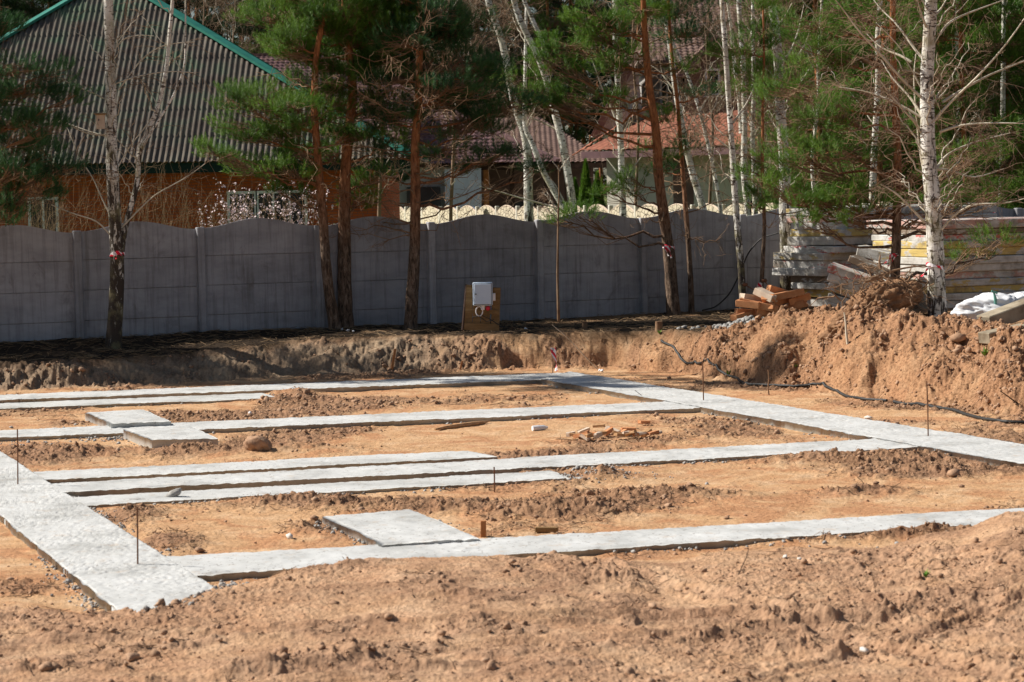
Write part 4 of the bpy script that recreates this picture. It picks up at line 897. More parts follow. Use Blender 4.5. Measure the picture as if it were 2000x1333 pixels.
def pine_crown(par, tr, clumps, rng, dens=1., mat='needle', K=22, dead=0, dead_z=(1.5, 4), r_br=.028, loc_mat='pine', w=.0062, dead_len=(.5, 1.3), tl=.16):
    BP = []; BR = []; C = []; D = []; TP = []; TR = []
    for (c, r) in clumps:
        c = np.array(c, float); hd = math.hypot(c[0] - at_height(tr, c[2])[0], c[1] - at_height(tr, c[2])[1])
        z0 = max(tr[1, 2] + .8, c[2] - hd * rng.uniform(.15, .5)); a = at_height(tr, z0)
        BP.append(curved(a[None], c[None], 9, [-hd * .08], rng, .025)[0]); BR.append(np.linspace(min(r_br * (.6 + .25 * hd), .05), .006, 9))
        n = int(200 * r ** 2 / .25 * dens * rng.uniform(.8, 1.2)) + 8
        q = nrmz(rng.normal(0, 1, (n, 3))) * (rng.uniform(.15, 1, (n, 1)) ** .5) * r * np.array([1.15, 1.15, .55])
        lob = nrmz(rng.normal(0, 1, (8, 3))) * r * np.array([.95, .95, .4]); li = rng.integers(0, 8, n)
        q = q * .42 + lob[li]
        pos = c + q; C.append(pos); dr = nrmz(pos - (c + np.array([0, 0, -r * .6]))) * .8 + np.array([0, 0, .55]) + rng.normal(0, .3, (n, 3)); D.append(dr)
        sel = rng.integers(0, n, max(4, n // 3)); hub = BP[-1][rng.integers(4, 9, len(sel))]
        TP.append(curved(hub, pos[sel], 4, rng.uniform(-.06, .06, len(sel)), rng, .05)); TR.append(np.tile(np.array([.008, .006, .0045, .003]), (len(sel), 1)))
    C = np.vstack(C); D = np.vstack(D); V, Fc = needles(C, D, rng, K=K, w=w, L=tl)
    Vb, Fb = tubes(np.array(BP), np.array(BR), 6)
    Vt, Ft = tubes(np.vstack(TP), np.vstack(TR), 3)
    if dead:
        z = rng.uniform(dead_z[0], dead_z[1], dead); a = np.array([at_height(tr, q) for q in z]); an = rng.uniform(0, 2 * pi, dead); L = rng.uniform(*dead_len, dead)
        b = a + np.stack([np.cos(an) * L, np.sin(an) * L, L * rng.uniform(-.15, .45, dead)], 1); P1 = curved(a, b, 7, rng.uniform(-.12, .12, dead), rng, .035)
        R1 = np.linspace(1, .25, 7)[None] * rng.uniform(.007, .016, dead)[:, None]; V1, F1 = tubes(P1, R1, 4)
        m = dead * 7; i = rng.integers(0, dead, m); j = rng.integers(2, 7, m); s = P1[i, j]; e = s + nrmz(rng.normal(0, 1, (m, 3)) + nrmz(b - a)[i] * 1.2) * rng.uniform(.12, .5, (m, 1))
        P2 = curved(s, e, 4, rng.uniform(-.05, .05, m), rng, .06); V2, F2 = tubes(P2, np.tile([.005, .004, .003, .002], (m, 1)), 3)
        m3 = m * 2; i = rng.integers(0, m, m3); s = P2[i, rng.integers(1, 4, m3)]; e = s + nrmz(rng.normal(0, 1, (m3, 3))) * rng.uniform(.06, .2, (m3, 1)); V3, F3 = tubes(curved(s, e, 3, np.zeros(m3), rng, .05), np.tile([.003, .0025, .0015], (m3, 1)), 3)
        F1, F2, F3 = F1 + len(Vt), F2 + len(Vt) + len(V1), F3 + len(Vt) + len(V1) + len(V2); Vt = np.vstack([Vt, V1, V2, V3]); Ft = np.vstack([Ft, F1, F2, F3])
    join("crown", [(V, Fc, 0), (Vb, Fb, 1), (Vt, Ft, 2)], [M[mat], M[loc_mat], M['twig_d'] if mat == 'needle_d' else M['rootw']], par)
def top_clumps(tr, z0, z1, n, spread, rng, rr=(.45, .75)):
    out = []
    for i in range(n):
        z = z0 + (z1 - z0) * (i + rng.uniform(0, 1)) / n; a = at_height(tr, z); f = 1 - .65 * (z - z0) / (z1 - z0 + .01); an = rng.uniform(0, 2 * pi); d = spread * f * rng.uniform(.25, 1)
        out.append((a + np.array([cos(an) * d, sin(an) * d, 0]), rng.uniform(*rr) * (.6 + .4 * f)))
    return out
def pine(name, label, pts, Y, r, clumps, extra=3., ntop=14, spread=1.6, seed=1, mat='needle', dens=1., dead=14, dead_z=(1.8, 5), group=None, base=None, lean=(0, 0), K=32, dead_len=(.5, 1.3), top_from=None):
    rng = np.random.default_rng(seed); P = px_trunk(pts, Y, extra, lean, base); tr = spline(P, 44); tr[1:-1, 1] += .04 * np.sin(np.arange(42) * .5 + seed)
    t = thing(name, (tr[0][0], Y, tr[0][2] + .2), label, "pine tree", group)
    trunk_mesh(tr, r, r * .28, t, M['pine'], seed=seed)
    cl = [(PY(u, v, Y + dy), rr) for (u, v, dy, rr) in clumps] + (top_clumps(tr, top_from or tr[-8][2] * .8, tr[-1][2], ntop, spread, rng) if ntop else [])
    pine_crown(t, tr, cl, rng, dens, mat, K, dead, dead_z, dead_len=dead_len); return t
def P_(s): return [tuple(map(float, q.split(','))) for q in s.split()]
GP = "pines growing between the fence and the dug pit"
pine("pine_tree", "slender leaning pine of the twin pair in front of the grey fence", P_("656,645 641,560 634,480 630,420 620,300 612,200 618,100 640,0"), 40.2, .10,
     [(600, 230, -.3, .45), (540, 260, .4, .5), (480, 250, .2, .45), (430, 300, -.3, .35), (520, 330, .3, .4), (560, 200, -.5, .4), (640, 200, .5, .4), (500, 200, .3, .5), (450, 195, .3, .35), (560, 340, -.3, .35),
      (590, 300, .2, .4), (660, 300, .5, .35), (590, 110, 0, .4), (640, 60, .3, .4), (690, 260, .3, .35), (480, 325, .4, .35), (590, 375, .2, .22), (540, 370, .2, .2)], 1.2, 4, .8, 21, 'needle', 1.05, 16, (2.2, 5), GP)
pine("pine_tree", "thicker straight pine of the twin pair, right beside the leaning slender one", P_("675,640 673,560 672,450 674,350 680,260 690,190 685,120 676,60 672,0"), 40.7, .135,
     [(700, 130, .3, .55), (620, 120, .4, .6), (560, 70, .2, .5), (640, 50, -.3, .6), (720, 60, .2, .6), (760, 110, .3, .5), (690, 20, 0, .6), (580, 20, .4, .5), (750, 20, .2, .5), (600, 170, .5, .45), (690, 370, .6, .2), (735, 345, .3, .28),
      (700, 400, .2, .22), (530, 30, 0, .45), (660, 160, -.4, .4), (720, 390, .1, .2), (740, 200, .3, .4), (720, 260, -.3, .35), (770, 270, .4, .3), (640, 250, .5, .35), (690, 220, .6, .4), (600, 300, .7, .35)], 1.6, 6, 1.1, 22, 'needle', 1.1, 12, (2.5, 5.5), GP)
pine("pine_tree", "straight red-brown pine left of the meter board with long bare lower limbs", P_("801,645 806,560 811,450 812,380 810,280 818,200 820,100 818,0"), 40.2, .115,
     [(840, 130, .2, .5), (900, 120, -.3, .45), (780, 150, .3, .5), (860, 200, .3, .5), (930, 170, .2, .5), (790, 220, .2, .4), (900, 240, .4, .5), (960, 240, .3, .4), (850, 60, .2, .55), (790, 60, 0, .5), (910, 60, .3, .5), (750, 230, .4, .4),
      (980, 300, .3, .35), (870, 290, -.3, .4), (930, 320, .3, .3), (820, 20, .2, .5), (760, 300, .3, .3), (950, 130, .4, .4), (1000, 200, .5, .4), (760, 345, .2, .25), (880, 170, -.5, .5), (1040, 330, .4, .25)], 1.4, 6, 1.1, 23, 'needle_b', .95, 60, (2.0, 5.4), GP, dead_len=(.9, 2.2))
pine("pine_tree", "leaning pine with orange upper stem and red-white tape before the right fence bays", P_("1315,608 1311,540 1304,470 1293,400 1285,330 1283,260 1270,190 1262,110 1256,0"), 42.3, .125,
     [(1180, 80, .2, .5), (1110, 90, .3, .45), (1080, 130, .2, .45), (1210, 50, .3, .35), (1190, 200, .4, .35), (1060, 200, .3, .3), (1010, 160, .3, .4), (1240, 350, -.3, .26), (1180, 370, -.3, .24),
      (1110, 190, .3, .35), (1330, 130, .4, .25), (1160, 30, 0, .4), (1230, 375, .1, .2), (1130, 425, -.6, .3), (1090, 428, -.5, .22), (1060, 190, .2, .35), (1250, 20, 0, .45), (1300, 230, .3, .25), (1290, 300, .5, .3)], 1.2, 5, 1.0, 24, 'needle', .85, 20, (2.2, 5.5), GP)
pine("pine_tree", "thin dark pine sapling standing just right of the taped leaning pine", P_("1351,606 1349,540 1344,470 1334,340 1325,217 1312,110 1305,0"), 42.8, .055, [(1340, 290, .2, .25), (1290, 330, .2, .25), (1370, 180, .2, .25)], 2, 5, .7, 25, 'needle_b', .8, 22, (1.8, 5.2), GP)
pine("pine_tree", "dead-straight thin dark sapling with magenta ribbon behind the brick heap", P_("1484,590 1490,500 1494,430 1488,330 1490,240 1492,120"), 41.6, .045, [(1475, 400, -.2, .25), (1500, 380, .1, .3), (1515, 350, .2, .25), (1460, 330, .1, .2)], 1.5, 5, .7, 26, 'needle', .8, 12, (1.8, 4.4), GP)
pine("pine_tree", "red-barked pine with red-white tape beside the root ball on the spoil heap", P_("1744,592 1748,520 1752,430 1754,320 1750,250 1746,160 1744,60 1744,0"), 35.6, .085,
     [(1660, 300, -.2, .5), (1590, 310, .2, .5), (1620, 220, -.2, .5), (1560, 180, .2, .5), (1680, 200, .3, .4), (1690, 110, .2, .5), (1610, 110, .2, .5), (1550, 380, -.2, .4), (1620, 380, -.3, .4), (1700, 400, -.2, .35), (1530, 290, .3, .4), (1580, 50, .2, .5), (1680, 30, .2, .45),
      (1480, 350, .2, .3), (1660, 425, -.4, .28), (1560, 430, -.3, .24), (1590, 400, .3, .3), (1900, 300, 1.2, .4), (1860, 400, 1.0, .3), (1930, 380, 1.2, .3), (1950, 470, 1.5, .3), (1890, 500, 1.4, .25)], 2.5, 8, 1.3, 27, 'needle', .8, 46, (1.8, 4.4), GP, K=28, dead_len=(.5, 1.7))
pine("pine_tree", "large dark pine at the left frame edge hanging in front of the corrugated roof", P_("-95,640 -92,400 -80,100 -75,0"), 36.6, .16,
     [(20, 130, -.2, .5), (60, 170, .2, .45), (110, 150, .2, .3), (20, 240, .2, .5), (80, 250, -.2, .35), (30, 330, -.2, .5), (70, 370, .2, .4), (110, 330, .3, .35), (10, 420, -.4, .35), (-60, 200, 0, .6), (-50, 60, .2, .6), (-60, 320, .2, .5), (140, 190, .2, .25), (0, 60, .3, .3), (90, 300, .3, .35), (45, 280, .4, .4), (15, 390, .3, .4)],
     5, 18, 2.2, 28, 'needle_b', 1., 30, (1.5, 5.5), GP)
GS = "pines left of the view that shade the pit edge"

# ------------------------------------------------ birches
def birch(label, pts, Y, r, extra=4., limbs=(), nb=26, seed=1, base=None, group=None, zb=(1.8, 8), tw=1., stems=(), lean=(0, 0), blen=1.5, mat='birch', lim_r=.022, name="birch_tree", tmat='twig', thin=1.):
    rng = np.random.default_rng(seed); P = px_trunk(pts, Y, extra, lean, base); tr = spline(P, 46); tr[1:-1, 1] += .03 * np.sin(np.arange(44) * .4 + seed)
    t = thing(name, (tr[0][0], Y, tr[0][2] + .2), label, "birch tree", group)
    trunk_mesh(tr, r, r * .35, t, M[mat], seed=seed, knob=.05)
    allst = [tr]
    for sp, sr in stems:
        st = spline([PY(u, v, Y + .05 + .1 * i / 5) for i, (u, v) in enumerate(sp)] + [PY(sp[-1][0] + 8, sp[-1][1], Y + .5) + (0, 0, extra * .6)], 40); trunk_mesh(st, sr, sr * .35, t, M[mat], name="trunk", seed=seed + 9); allst.append(st)
    LP = []; LR = []
    for lp, dy in limbs:
        q = spline([PY(u, v, Y + dy * i / (len(lp) - 1)) for i, (u, v) in enumerate(lp)], 12); LP.append(q); LR.append(np.linspace(lim_r, .007, 12))
    for i in range(nb):
        st = allst[rng.integers(0, len(allst))]; z = rng.uniform(max(zb[0], st[0][2] + .5), min(zb[1], st[-1][2])); a = at_height(st, z); an = rng.uniform(0, 2 * pi); L = blen * rng.uniform(.5, 1.3) * (1.1 - .5 * z / 12)
        d = np.array([cos(an) * .75, sin(an) * .75, 1.]) ; b = a + nrmz(d) * L; pp = curved(a[None], b[None], 12, [0], rng, .02)[0]; pp[:, 2] += -L * .10 * np.linspace(0, 1, 12) ** 2 ; LP.append(pp); LR.append(np.linspace(.012, .004, 12) * rng.uniform(.7, 1.2))
    LP = np.array(LP); LR = np.array(LR); V, Fc = tubes(LP, LR, 5)
    n1 = int(len(LP) * 9 * tw); i = rng.integers(0, len(LP), n1); j = rng.integers(3, 12, n1); s = LP[i, j]; dd = nrmz(LP[i, 11] - LP[i, 0]); L = rng.uniform(.25, .8, n1) * blen / 1.5
    e = s + nrmz(dd + rng.normal(0, .55, (n1, 3))) * L[:, None]; P1 = curved(s, e, 6, -L * .03, rng, .03); P1[..., 2] -= (np.linspace(0, 1, 6) ** 2)[None] * L[:, None] * .25
    V1, F1 = tubes(P1, np.tile(np.linspace(.0055, .0025, 6) * thin, (n1, 1)), 3)
    n2 = n1 * 5; i = rng.integers(0, n1, n2); s = P1[i, rng.integers(1, 6, n2)]; L = rng.uniform(.10, .40, n2) * blen / 1.5; e = s + nrmz(nrmz(P1[i, 5] - P1[i, 0]) * .8 + rng.normal(0, .6, (n2, 3))) * L[:, None]
    e[:, 2] -= L * .3; V2, F2 = tubes(curved(s, e, 4, L * .06, rng, .03), np.tile(np.linspace(.0032, .0018, 4) * thin, (n2, 1)), 3)
    join("crown", [(V, Fc, 0), (V1, F1, 1), (V2, F2, 1)], [M['twig_l'], M[tmat]], t); return t
GB = "birches among the pines along the fence"
birch("double-stemmed birch with dark rugged foot and tape in front of the second fence bay", P_("221,662 228,560 229,470 224,430 220,330 217,250 216,150 213,60 212,0"), 37.9, .125, 3.5,
      [(P_("220,262 190,265 160,258 130,240 95,228"), -.4), (P_("222,270 170,256 120,236 80,240"), .5), (P_("215,420 195,380 180,340 160,320 140,270 132,250"), .6), (P_("218,200 180,180 140,165 95,140"), .3), (P_("232,175 250,150 280,110 320,85 380,82"), .3), (P_("222,165 260,150 330,138 380,142"), -.3),
       (P_("225,95 240,75 270,68 300,70"), .3), (P_("228,330 250,290 290,240 305,215"), .2), (P_("225,470 190,430 150,420 100,400"), -.4), (P_("232,450 300,380 360,350 400,320"), .4)], 22, 31, group=GB, zb=(2.3, 9), tw=.6, stems=[(P_("233,500 243,455 250,415 262,390 270,345 270,300 278,275 300,235 315,190 326,130 332,60 338,0"), .05), (P_("276,290 300,250 335,195 355,150 362,120"), .022)], lim_r=.014, blen=1.2, mat='birch_d')
birch("large white birch with peeling foot and pink tape on the spoil heap at right", P_("1834,640 1829,560 1828,490 1823,420 1817,350 1811,290 1812,240 1811,180 1812,120 1816,60 1819,0"), 33.6, .135, 4.,
      [(P_("1822,240 1842,212 1866,189 1907,156 1930,125 1958,99 1980,68 1999,38 2040,-20"), -.6), (P_("1841,199 1890,168 1933,145 1965,133 1999,120 2060,95"), .7), (P_("1836,258 1874,244 1933,240 1999,241"), -.5), (P_("1828,332 1840,310 1856,296 1907,276 1973,260"), .6),
       (P_("1797,255 1785,235 1759,209 1735,180 1716,153"), -.4), (P_("1800,225 1780,192 1740,150 1722,118"), .5), (P_("1780,122 1760,108 1739,102 1715,90 1693,66"), .4), (P_("1800,190 1772,168 1734,122 1710,95 1683,69 1660,40 1647,15 1624,-10"), -.8), (P_("1806,120 1787,97 1762,61 1745,38 1726,26 1703,-5"), .6),
       (P_("1806,434 1785,412 1760,385 1740,370 1720,360"), -.3), (P_("1826,30 1840,15 1850,-5"), .3), (P_("1835,68 1850,45 1872,33 1900,22 1960,0"), .7), (P_("1812,60 1800,30 1790,-5"), -.3), (P_("1823,470 1860,420 1900,395 1960,400 2010,385"), -.6), (P_("1812,330 1850,330 1900,350 1960,330"), .8),
       (P_("1800,230 1760,205 1700,180 1640,170"), .3), (P_("1830,400 1800,330 1792,250 1782,140 1790,100"), .2)], 44, 32, group=GB, zb=(2.0, 8.5), tw=.85, blen=1.4, lim_r=.022, mat='birch_w')
birch("thin grey birch rising just left of the brick heap", P_("1452,578 1447,510 1440,450 1433,340 1428,255 1422,179 1415,77 1409,0"), 41.0, .068, 3, [(P_("1436,300 1400,270 1380,262"), .2), (P_("1432,240 1460,200 1475,165"), .3)], 18, 33, group=GB, zb=(2.5, 8), blen=1.1)
birch("stout white birch rising behind the leftmost slab stack", P_("1536,560 1534,480 1532,400 1534,340 1530,281 1525,230 1520,128 1517,64 1505,0"), 43.4, .125, 4,
      [(P_("1522,128 1545,100 1560,60 1570,10"), .4), (P_("1524,150 1550,120 1575,85 1590,30"), -.4), (P_("1520,110 1500,80 1480,40 1460,10"), .4), (P_("1527,235 1490,190 1460,150 1440,130"), -.3), (P_("1519,50 1535,30 1550,0"), .3)], 26, 34, group=GB, zb=(2.5, 9), base=.45)
birch("white birch crossing the red roof just right of the orange pine", P_("1378,415 1362,370 1352,340 1339,281 1326,217 1316,153 1306,64 1295,0"), 47, .085, 4, [(P_("1320,180 1290,140 1260,120"), .3)], 20, 35, base=.45, group=GB, zb=(2.5, 9))
birch("slender white birch leaning left over the red roof", P_("1410,420 1392,321 1380,270 1367,217 1352,170 1341,140 1303,59 1270,10"), 48, .05, 3, [], 16, 36, base=.45, group=GB, zb=(2.5, 9))
birch("white birch standing behind the fence between the two houses", P_("1217,428 1214,340 1212,270 1209,204 1204,130 1202,80 1201,0"), 47.5, .085, 4, [(P_("1209,250 1190,200 1170,160 1158,115 1140,90"), .3), (P_("1203,78 1185,55 1165,25"), .3), (P_("1212,280 1230,230 1240,200"), .3)], 20, 37, base=.45, group=GB, zb=(2.5, 9))
birch("curving birch clump behind the fence right of the mauve roof", P_("1122,415 1112,360 1103,300 1090,240 1075,190 1062,130 1040,90 1015,40 1000,0"), 48, .10, 4,
      [(P_("1090,255 1060,238 1035,230 1022,217"), .3), (P_("1085,225 1070,205 1050,190"), -.3), (P_("1098,410 1060,398 1010,385 970,372 936,364"), -.5), (P_("1100,390 1085,360 1060,335 1040,330"), .3)], 22, 38, base=.45, group=GB, zb=(2.5, 9),
      stems=[(P_("1066,125 1060,80 1045,50 1030,15 1018,-10"), .05), (P_("1108,415 1080,370 1058,330 1040,280 1024,250"), .07)])
birch("tall birch leaning left over the dark wood above the mauve roof", P_("1030,270 1012,225 1000,190 993,140 985,95 975,60 960,25 950,0"), 52, .12, 4, [(P_("1005,190 990,180 980,175"), .2)], 18, 39, base=.45, group=GB, zb=(3, 10))
birch("pair-forming birch with dark marks nearest the stone fence end", P_("1462,412 1452,340 1455,230 1451,115 1446,51 1442,0"), 50, .085, 4, [], 18, 40, base=.45, group=GB, zb=(2.5, 9), stems=[(P_("1449,260 1443,191 1433,115 1428,51 1420,0"), .045)])
birch("narrow birch between the stone fence end and the stout white birch", P_("1476,412 1473,340 1469,255 1473,179 1470,77 1471,0"), 51, .065, 4, [], 16, 41, base=.45, group=GB, zb=(2.5, 9))
birch("white birch behind the slab stacks left of the red-barked pine", P_("1704,405 1706,340 1709,255 1716,153 1713,87 1720,0"), 48, .085, 4, [], 20, 42, base=.45, group=GB, zb=(2.5, 9))
birch("mottled birch in the wood right of the large white birch", P_("1955,405 1957,300 1958,230 1960,120 1961,0"), 52, .075, 4, [], 16, 43, base=.45, group=GB, zb=(2.5, 9))
birch("partly hidden birch close behind the large white birch", P_("1872,405 1874,250 1873,125 1868,60 1870,0"), 53, .085, 4, [], 16, 44, base=.45, group=GB, zb=(2.5, 9))
birch("small thin birch trunk in the green gap above the slab stack", P_("1592,405 1584,310 1600,210 1597,120 1606,0"), 52, .05, 4, [], 16, 45, base=.45, group=GB, zb=(2.5, 9))
# bare sapling against the fence
birch("bare brown sapling pole standing straight before a fence bay", P_("1091,628 1089,540 1090,430 1092,380"), 41.2, .028, .5, [], 8, 46, group=None, zb=(2, 3.2), blen=.5, mat='rootw', name="sapling", tw=.5)

# ------------------------------------------------ pines and brush behind the houses
def generic_pine(H, cb, spread, n, seed, mat, dens=.5, dead=20, K=16, w=.012, r=.14, rr=(.5, .9), tl=.2, label="", name="pine_tree"):
    rng = np.random.default_rng(seed); tr = spline([(0, 0, -.2), (.1, 0, H * .3), (-.1, .1, H * .6), (.05, 0, H)], 30)
    t = thing(name, (0, 0, 0), label, "pine tree"); trunk_mesh(tr, r, .03, t, M['pine'], k=7, seed=seed)
    pine_crown(t, tr, top_clumps(tr, cb, H, n, spread, rng, rr), rng, dens, mat, K, dead, (1.2, cb), w=w, tl=tl); return t
def place(pro, spots, labels, group, rng, z=.45):
    for i, (u, Y, s) in enumerate(spots):
        x = (u - 1000) / F * Y; o = pro[i % len(pro)]
        if o.get('used') is None: o['used'] = 1; o.location = (x, Y, z); o.rotation_euler = (0, 0, rng.uniform(0, 6)); o.scale = (s, s, s)
        else: o = copy_tree(o, (x, Y, z), rng.uniform(0, 6), s)
        o['label'] = labels[i % len(labels)] if isinstance(labels, list) else labels; o['group'] = group; 
rg = np.random.default_rng(77)
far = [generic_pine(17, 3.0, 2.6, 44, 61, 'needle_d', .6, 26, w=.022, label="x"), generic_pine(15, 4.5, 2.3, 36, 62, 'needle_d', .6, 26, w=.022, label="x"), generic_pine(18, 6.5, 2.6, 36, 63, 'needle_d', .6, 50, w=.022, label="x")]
spots = []
for row, Y in enumerate((109, 114, 120, 126, 132)):
    for u in np.arange(-520, 2560, 170): spots.append((u + rg.uniform(-60, 60) + row * 35, Y + rg.uniform(-2.5, 2.5), rg.uniform(.85, 1.15)))
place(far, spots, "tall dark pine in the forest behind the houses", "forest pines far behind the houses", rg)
mid = [generic_pine(11, 1.6, 1.9, 38, 64, 'needle', .75, 14, K=16, w=.014, r=.09, label="x"), generic_pine(9.5, 1.2, 1.7, 34, 65, 'needle', .75, 16, K=16, w=.014, r=.08, label="x")]
place(mid, [(1600, 56, 1.), (1660, 61, 1.1), (1730, 54, .95), (1780, 60, 1.1), (1840, 57, 1.0), (1890, 50, .9), (1920, 62, 1.15), (1975, 54, 1.), (2040, 58, 1.1), (2100, 50, 1.), (2180, 56, 1.1), (1585, 64, 1.), (1690, 70, 1.2), (1810, 68, 1.2), (1940, 72, 1.2), (1620, 74, 1.2), (2070, 68, 1.2), (1750, 80, 1.2), (1880, 80, 1.2), (1600, 84, 1.3), (1990, 84, 1.3)],
      "bushy young pine in the thicket behind the slab stacks at right", "young pines in the thicket behind the slab stacks", rg)
sh = [generic_pine(12, 3.0, 2.3, 30, 66, 'needle_b', .45, 12, K=16, w=.012, r=.13, label="x")]
place(sh, [(-560, 39, .9), (-900, 42, 1.), (-420, 44, .95), (-1200, 40, 1.05), (-750, 46, 1.), (-1500, 44, 1.1), (-1050, 39.5, .95), (-340, 48, .9)], "tall pine beyond the left end of the grey fence", GS, rg)
place([generic_pine(13, 4.0, 2.4, 36, 67, 'needle', .7, 12, K=16, w=.016, r=.13, label="x")], [(560, 107, 1.15), (660, 106, 1.1), (770, 107, 1.2), (860, 106, 1.), (1080, 105, 1.05)], "sunlit green pine rising behind the mauve tiled roof", "green pines behind the mauve roof", rg)

def woodland():
    rng = np.random.default_rng(99); n = 26000; x = rng.uniform(-75, 75, n); z = rng.uniform(0, 22, n); C = np.stack([x, 139 + rng.uniform(0, 7, n) + .002 * x * x, z], 1)
    V, Fc = needles(C, rng.normal(0, 1, (n, 3)) + [0, 0, .4], rng, .8, .5, 9, .16); m = 260; xx = rng.uniform(-75, 75, m); b = np.stack([xx, 136 + rng.uniform(0, 5, m), np.zeros(m)], 1); e = b + np.stack([rng.normal(0, .5, m), rng.normal(0, .5, m), rng.uniform(12, 20, m)], 1)
    V2, F2 = tubes(curved(b, e, 5, np.zeros(m), rng, .01), np.tile(np.linspace(.16, .05, 5), (m, 1)), 5)
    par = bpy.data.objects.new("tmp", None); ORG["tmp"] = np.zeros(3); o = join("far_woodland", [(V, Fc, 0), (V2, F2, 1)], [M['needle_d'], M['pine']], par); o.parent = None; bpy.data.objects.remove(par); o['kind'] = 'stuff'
woodland()
def brush(name, label, c, spread, H, n, seed, mat, cat, r=.004, fine=5, up=1., group=None, thickbase=.006):
    rng = np.random.default_rng(seed); c = np.array(c, float); t = thing(name, c, label, cat, group)
    a = np.stack([c[0] + rng.normal(0, spread[0] * .30, n), c[1] + rng.normal(0, spread[1] * .3, n), np.full(n, c[2])], 1)
    b = a + np.stack([rng.normal(0, spread[0] * .33, n), rng.normal(0, spread[1] * .33, n), H * rng.uniform(.55, 1, n)], 1); P1 = curved(a, b, 8, np.zeros(n), rng, .02)
    V1, F1 = tubes(P1, np.tile(np.linspace(thickbase, r * .7, 8), (n, 1)), 3); pass
    n2 = n * fine; i = rng.integers(0, n, n2); s = P1[i, rng.integers(2, 8, n2)]; L = rng.uniform(.2, .8, n2) * H / 2.5; e = s + nrmz(rng.normal(0, .7, (n2, 3)) + np.array([0, 0, up])) * L[:, None]
    P2 = curved(s, e, 5, np.zeros(n2), rng, .04); V2, F2 = tubes(P2, np.tile(np.linspace(r * .75, r * .4, 5), (n2, 1)), 3); join("branches", [(V1, F1, 0), (V2, F2, 0)], [M[mat]], t); return t, P2, rng
for i, (u, Y, s, H, lab) in enumerate([(90, 55, 1.6, 3.0, "bare tangled shrub under the dark pine at the far left of the brick wall"), (175, 53, 1.4, 3.3, "bare brown shrub left of the double birch before the brick wall"), (290, 54, 1.4, 3.0, "bare yellowish shrub just right of the double birch before the brick wall"), (360, 53, 1.3, 2.8, "bare fan-shaped shrub in the middle of the brick wall"), (425, 54, 1.0, 2.7, "bare low shrub left of the dark house window"), (30, 58, 1.5, 4.5, "tall thin bare shrub before the left end of the house")]):
    brush("bare_shrub", lab, ((u - 1000) / F * Y, Y, .45), (s, 1.), H, 26, 200 + i, 'twig_y', "shrub", .0045, 6, group="bare shrubs along the brick house")
def cherry(u, Y, seed, lab):
    t, P2, rng = brush("blossoming_tree", lab, ((u - 1000) / F * Y, Y, .45), (.75, .7), 2.3, 26, seed, 'twig_y', "blossoming tree", .006, 9, 1.6, "cherry shrubs in blossom", .012)
    N = 2200; p = P2[rng.integers(0, len(P2), N), rng.integers(1, 5, N)] + rng.normal(0, .02, (N, 3)); V = []; 
    a = nrmz(rng.normal(0, 1, (N, 3))); b = nrmz(np.cross(a, rng.normal(0, 1, (N, 3)))); c = np.cross(a, b); k = 5; an = np.arange(k) * 2 * pi / k; s = rng.uniform(.014, .026, (N, 1, 1))
    ring = p[:, None] + s * (b[:, None] * np.cos(an)[None, :, None] + c[:, None] * np.sin(an)[None, :, None]) + a[:, None] * .01
    V = np.concatenate([p[:, None], ring], 1).reshape(-1, 3); base = (np.arange(N) * 6)[:, None, None]; q = np.array([[0, 1 + j, 1 + (j + 1) % 5] for j in range(5)])[None]
    o = obj("blossoms", V, (base + q).reshape(-1, 3), M['bloss'], t)
cherry(480, 50, 301, "blossoming cherry in front of the dark window, left of the slender leaning pine"); cherry(580, 51, 302, "blossoming cherry at the right edge of the house windows, behind the twin pines")
def weeper(u, Y, seed, lab, H=12, n=34, mat='birch', s=2.2, zmin=2.5):
    birch(lab, [(u, 420), (u + 8, 250), (u - 6, 100), (u, 0)], Y, .055, 4, [], n, seed, base=.45, group="bare brown birches around the far houses", zb=(zmin, 13), tw=1.3, blen=s, mat='twig', name="bare_tree", thin=1.5)
weeper(930, 104, 401, "bare brown weeping birch in the dark wood above the mauve roof", n=80, s=3.0); weeper(1385, 70, 402, n=16, lab="bare pinkish birch veiling the front gable of the red-roofed house")
weeper(1475, 66, 403, n=24, lab="bare brown birch right of the front gable"); weeper(1010, 105, 404, "bare brown tree beside the weeping birch above the mauve roof", s=3.0); weeper(1240, 72, 405, "bare birch before the grey annex gable", n=16, s=1.6); weeper(1560, 62, 406, "bare brown birch at the left of the green thicket", n=40)
weeper(400, 98, 407, "bare brown tree in the wood just right of the corrugated roof", s=2.8); weeper(880, 62, 408, "bare dark tree before the long mauve roof", n=40, s=1.7); weeper(740, 60, 409, "bare tree between the twin pines and the straight pine", n=30, s=1.5); weeper(460, 99, 410, "second bare brown tree in the wood right of the corrugated roof", s=2.8)
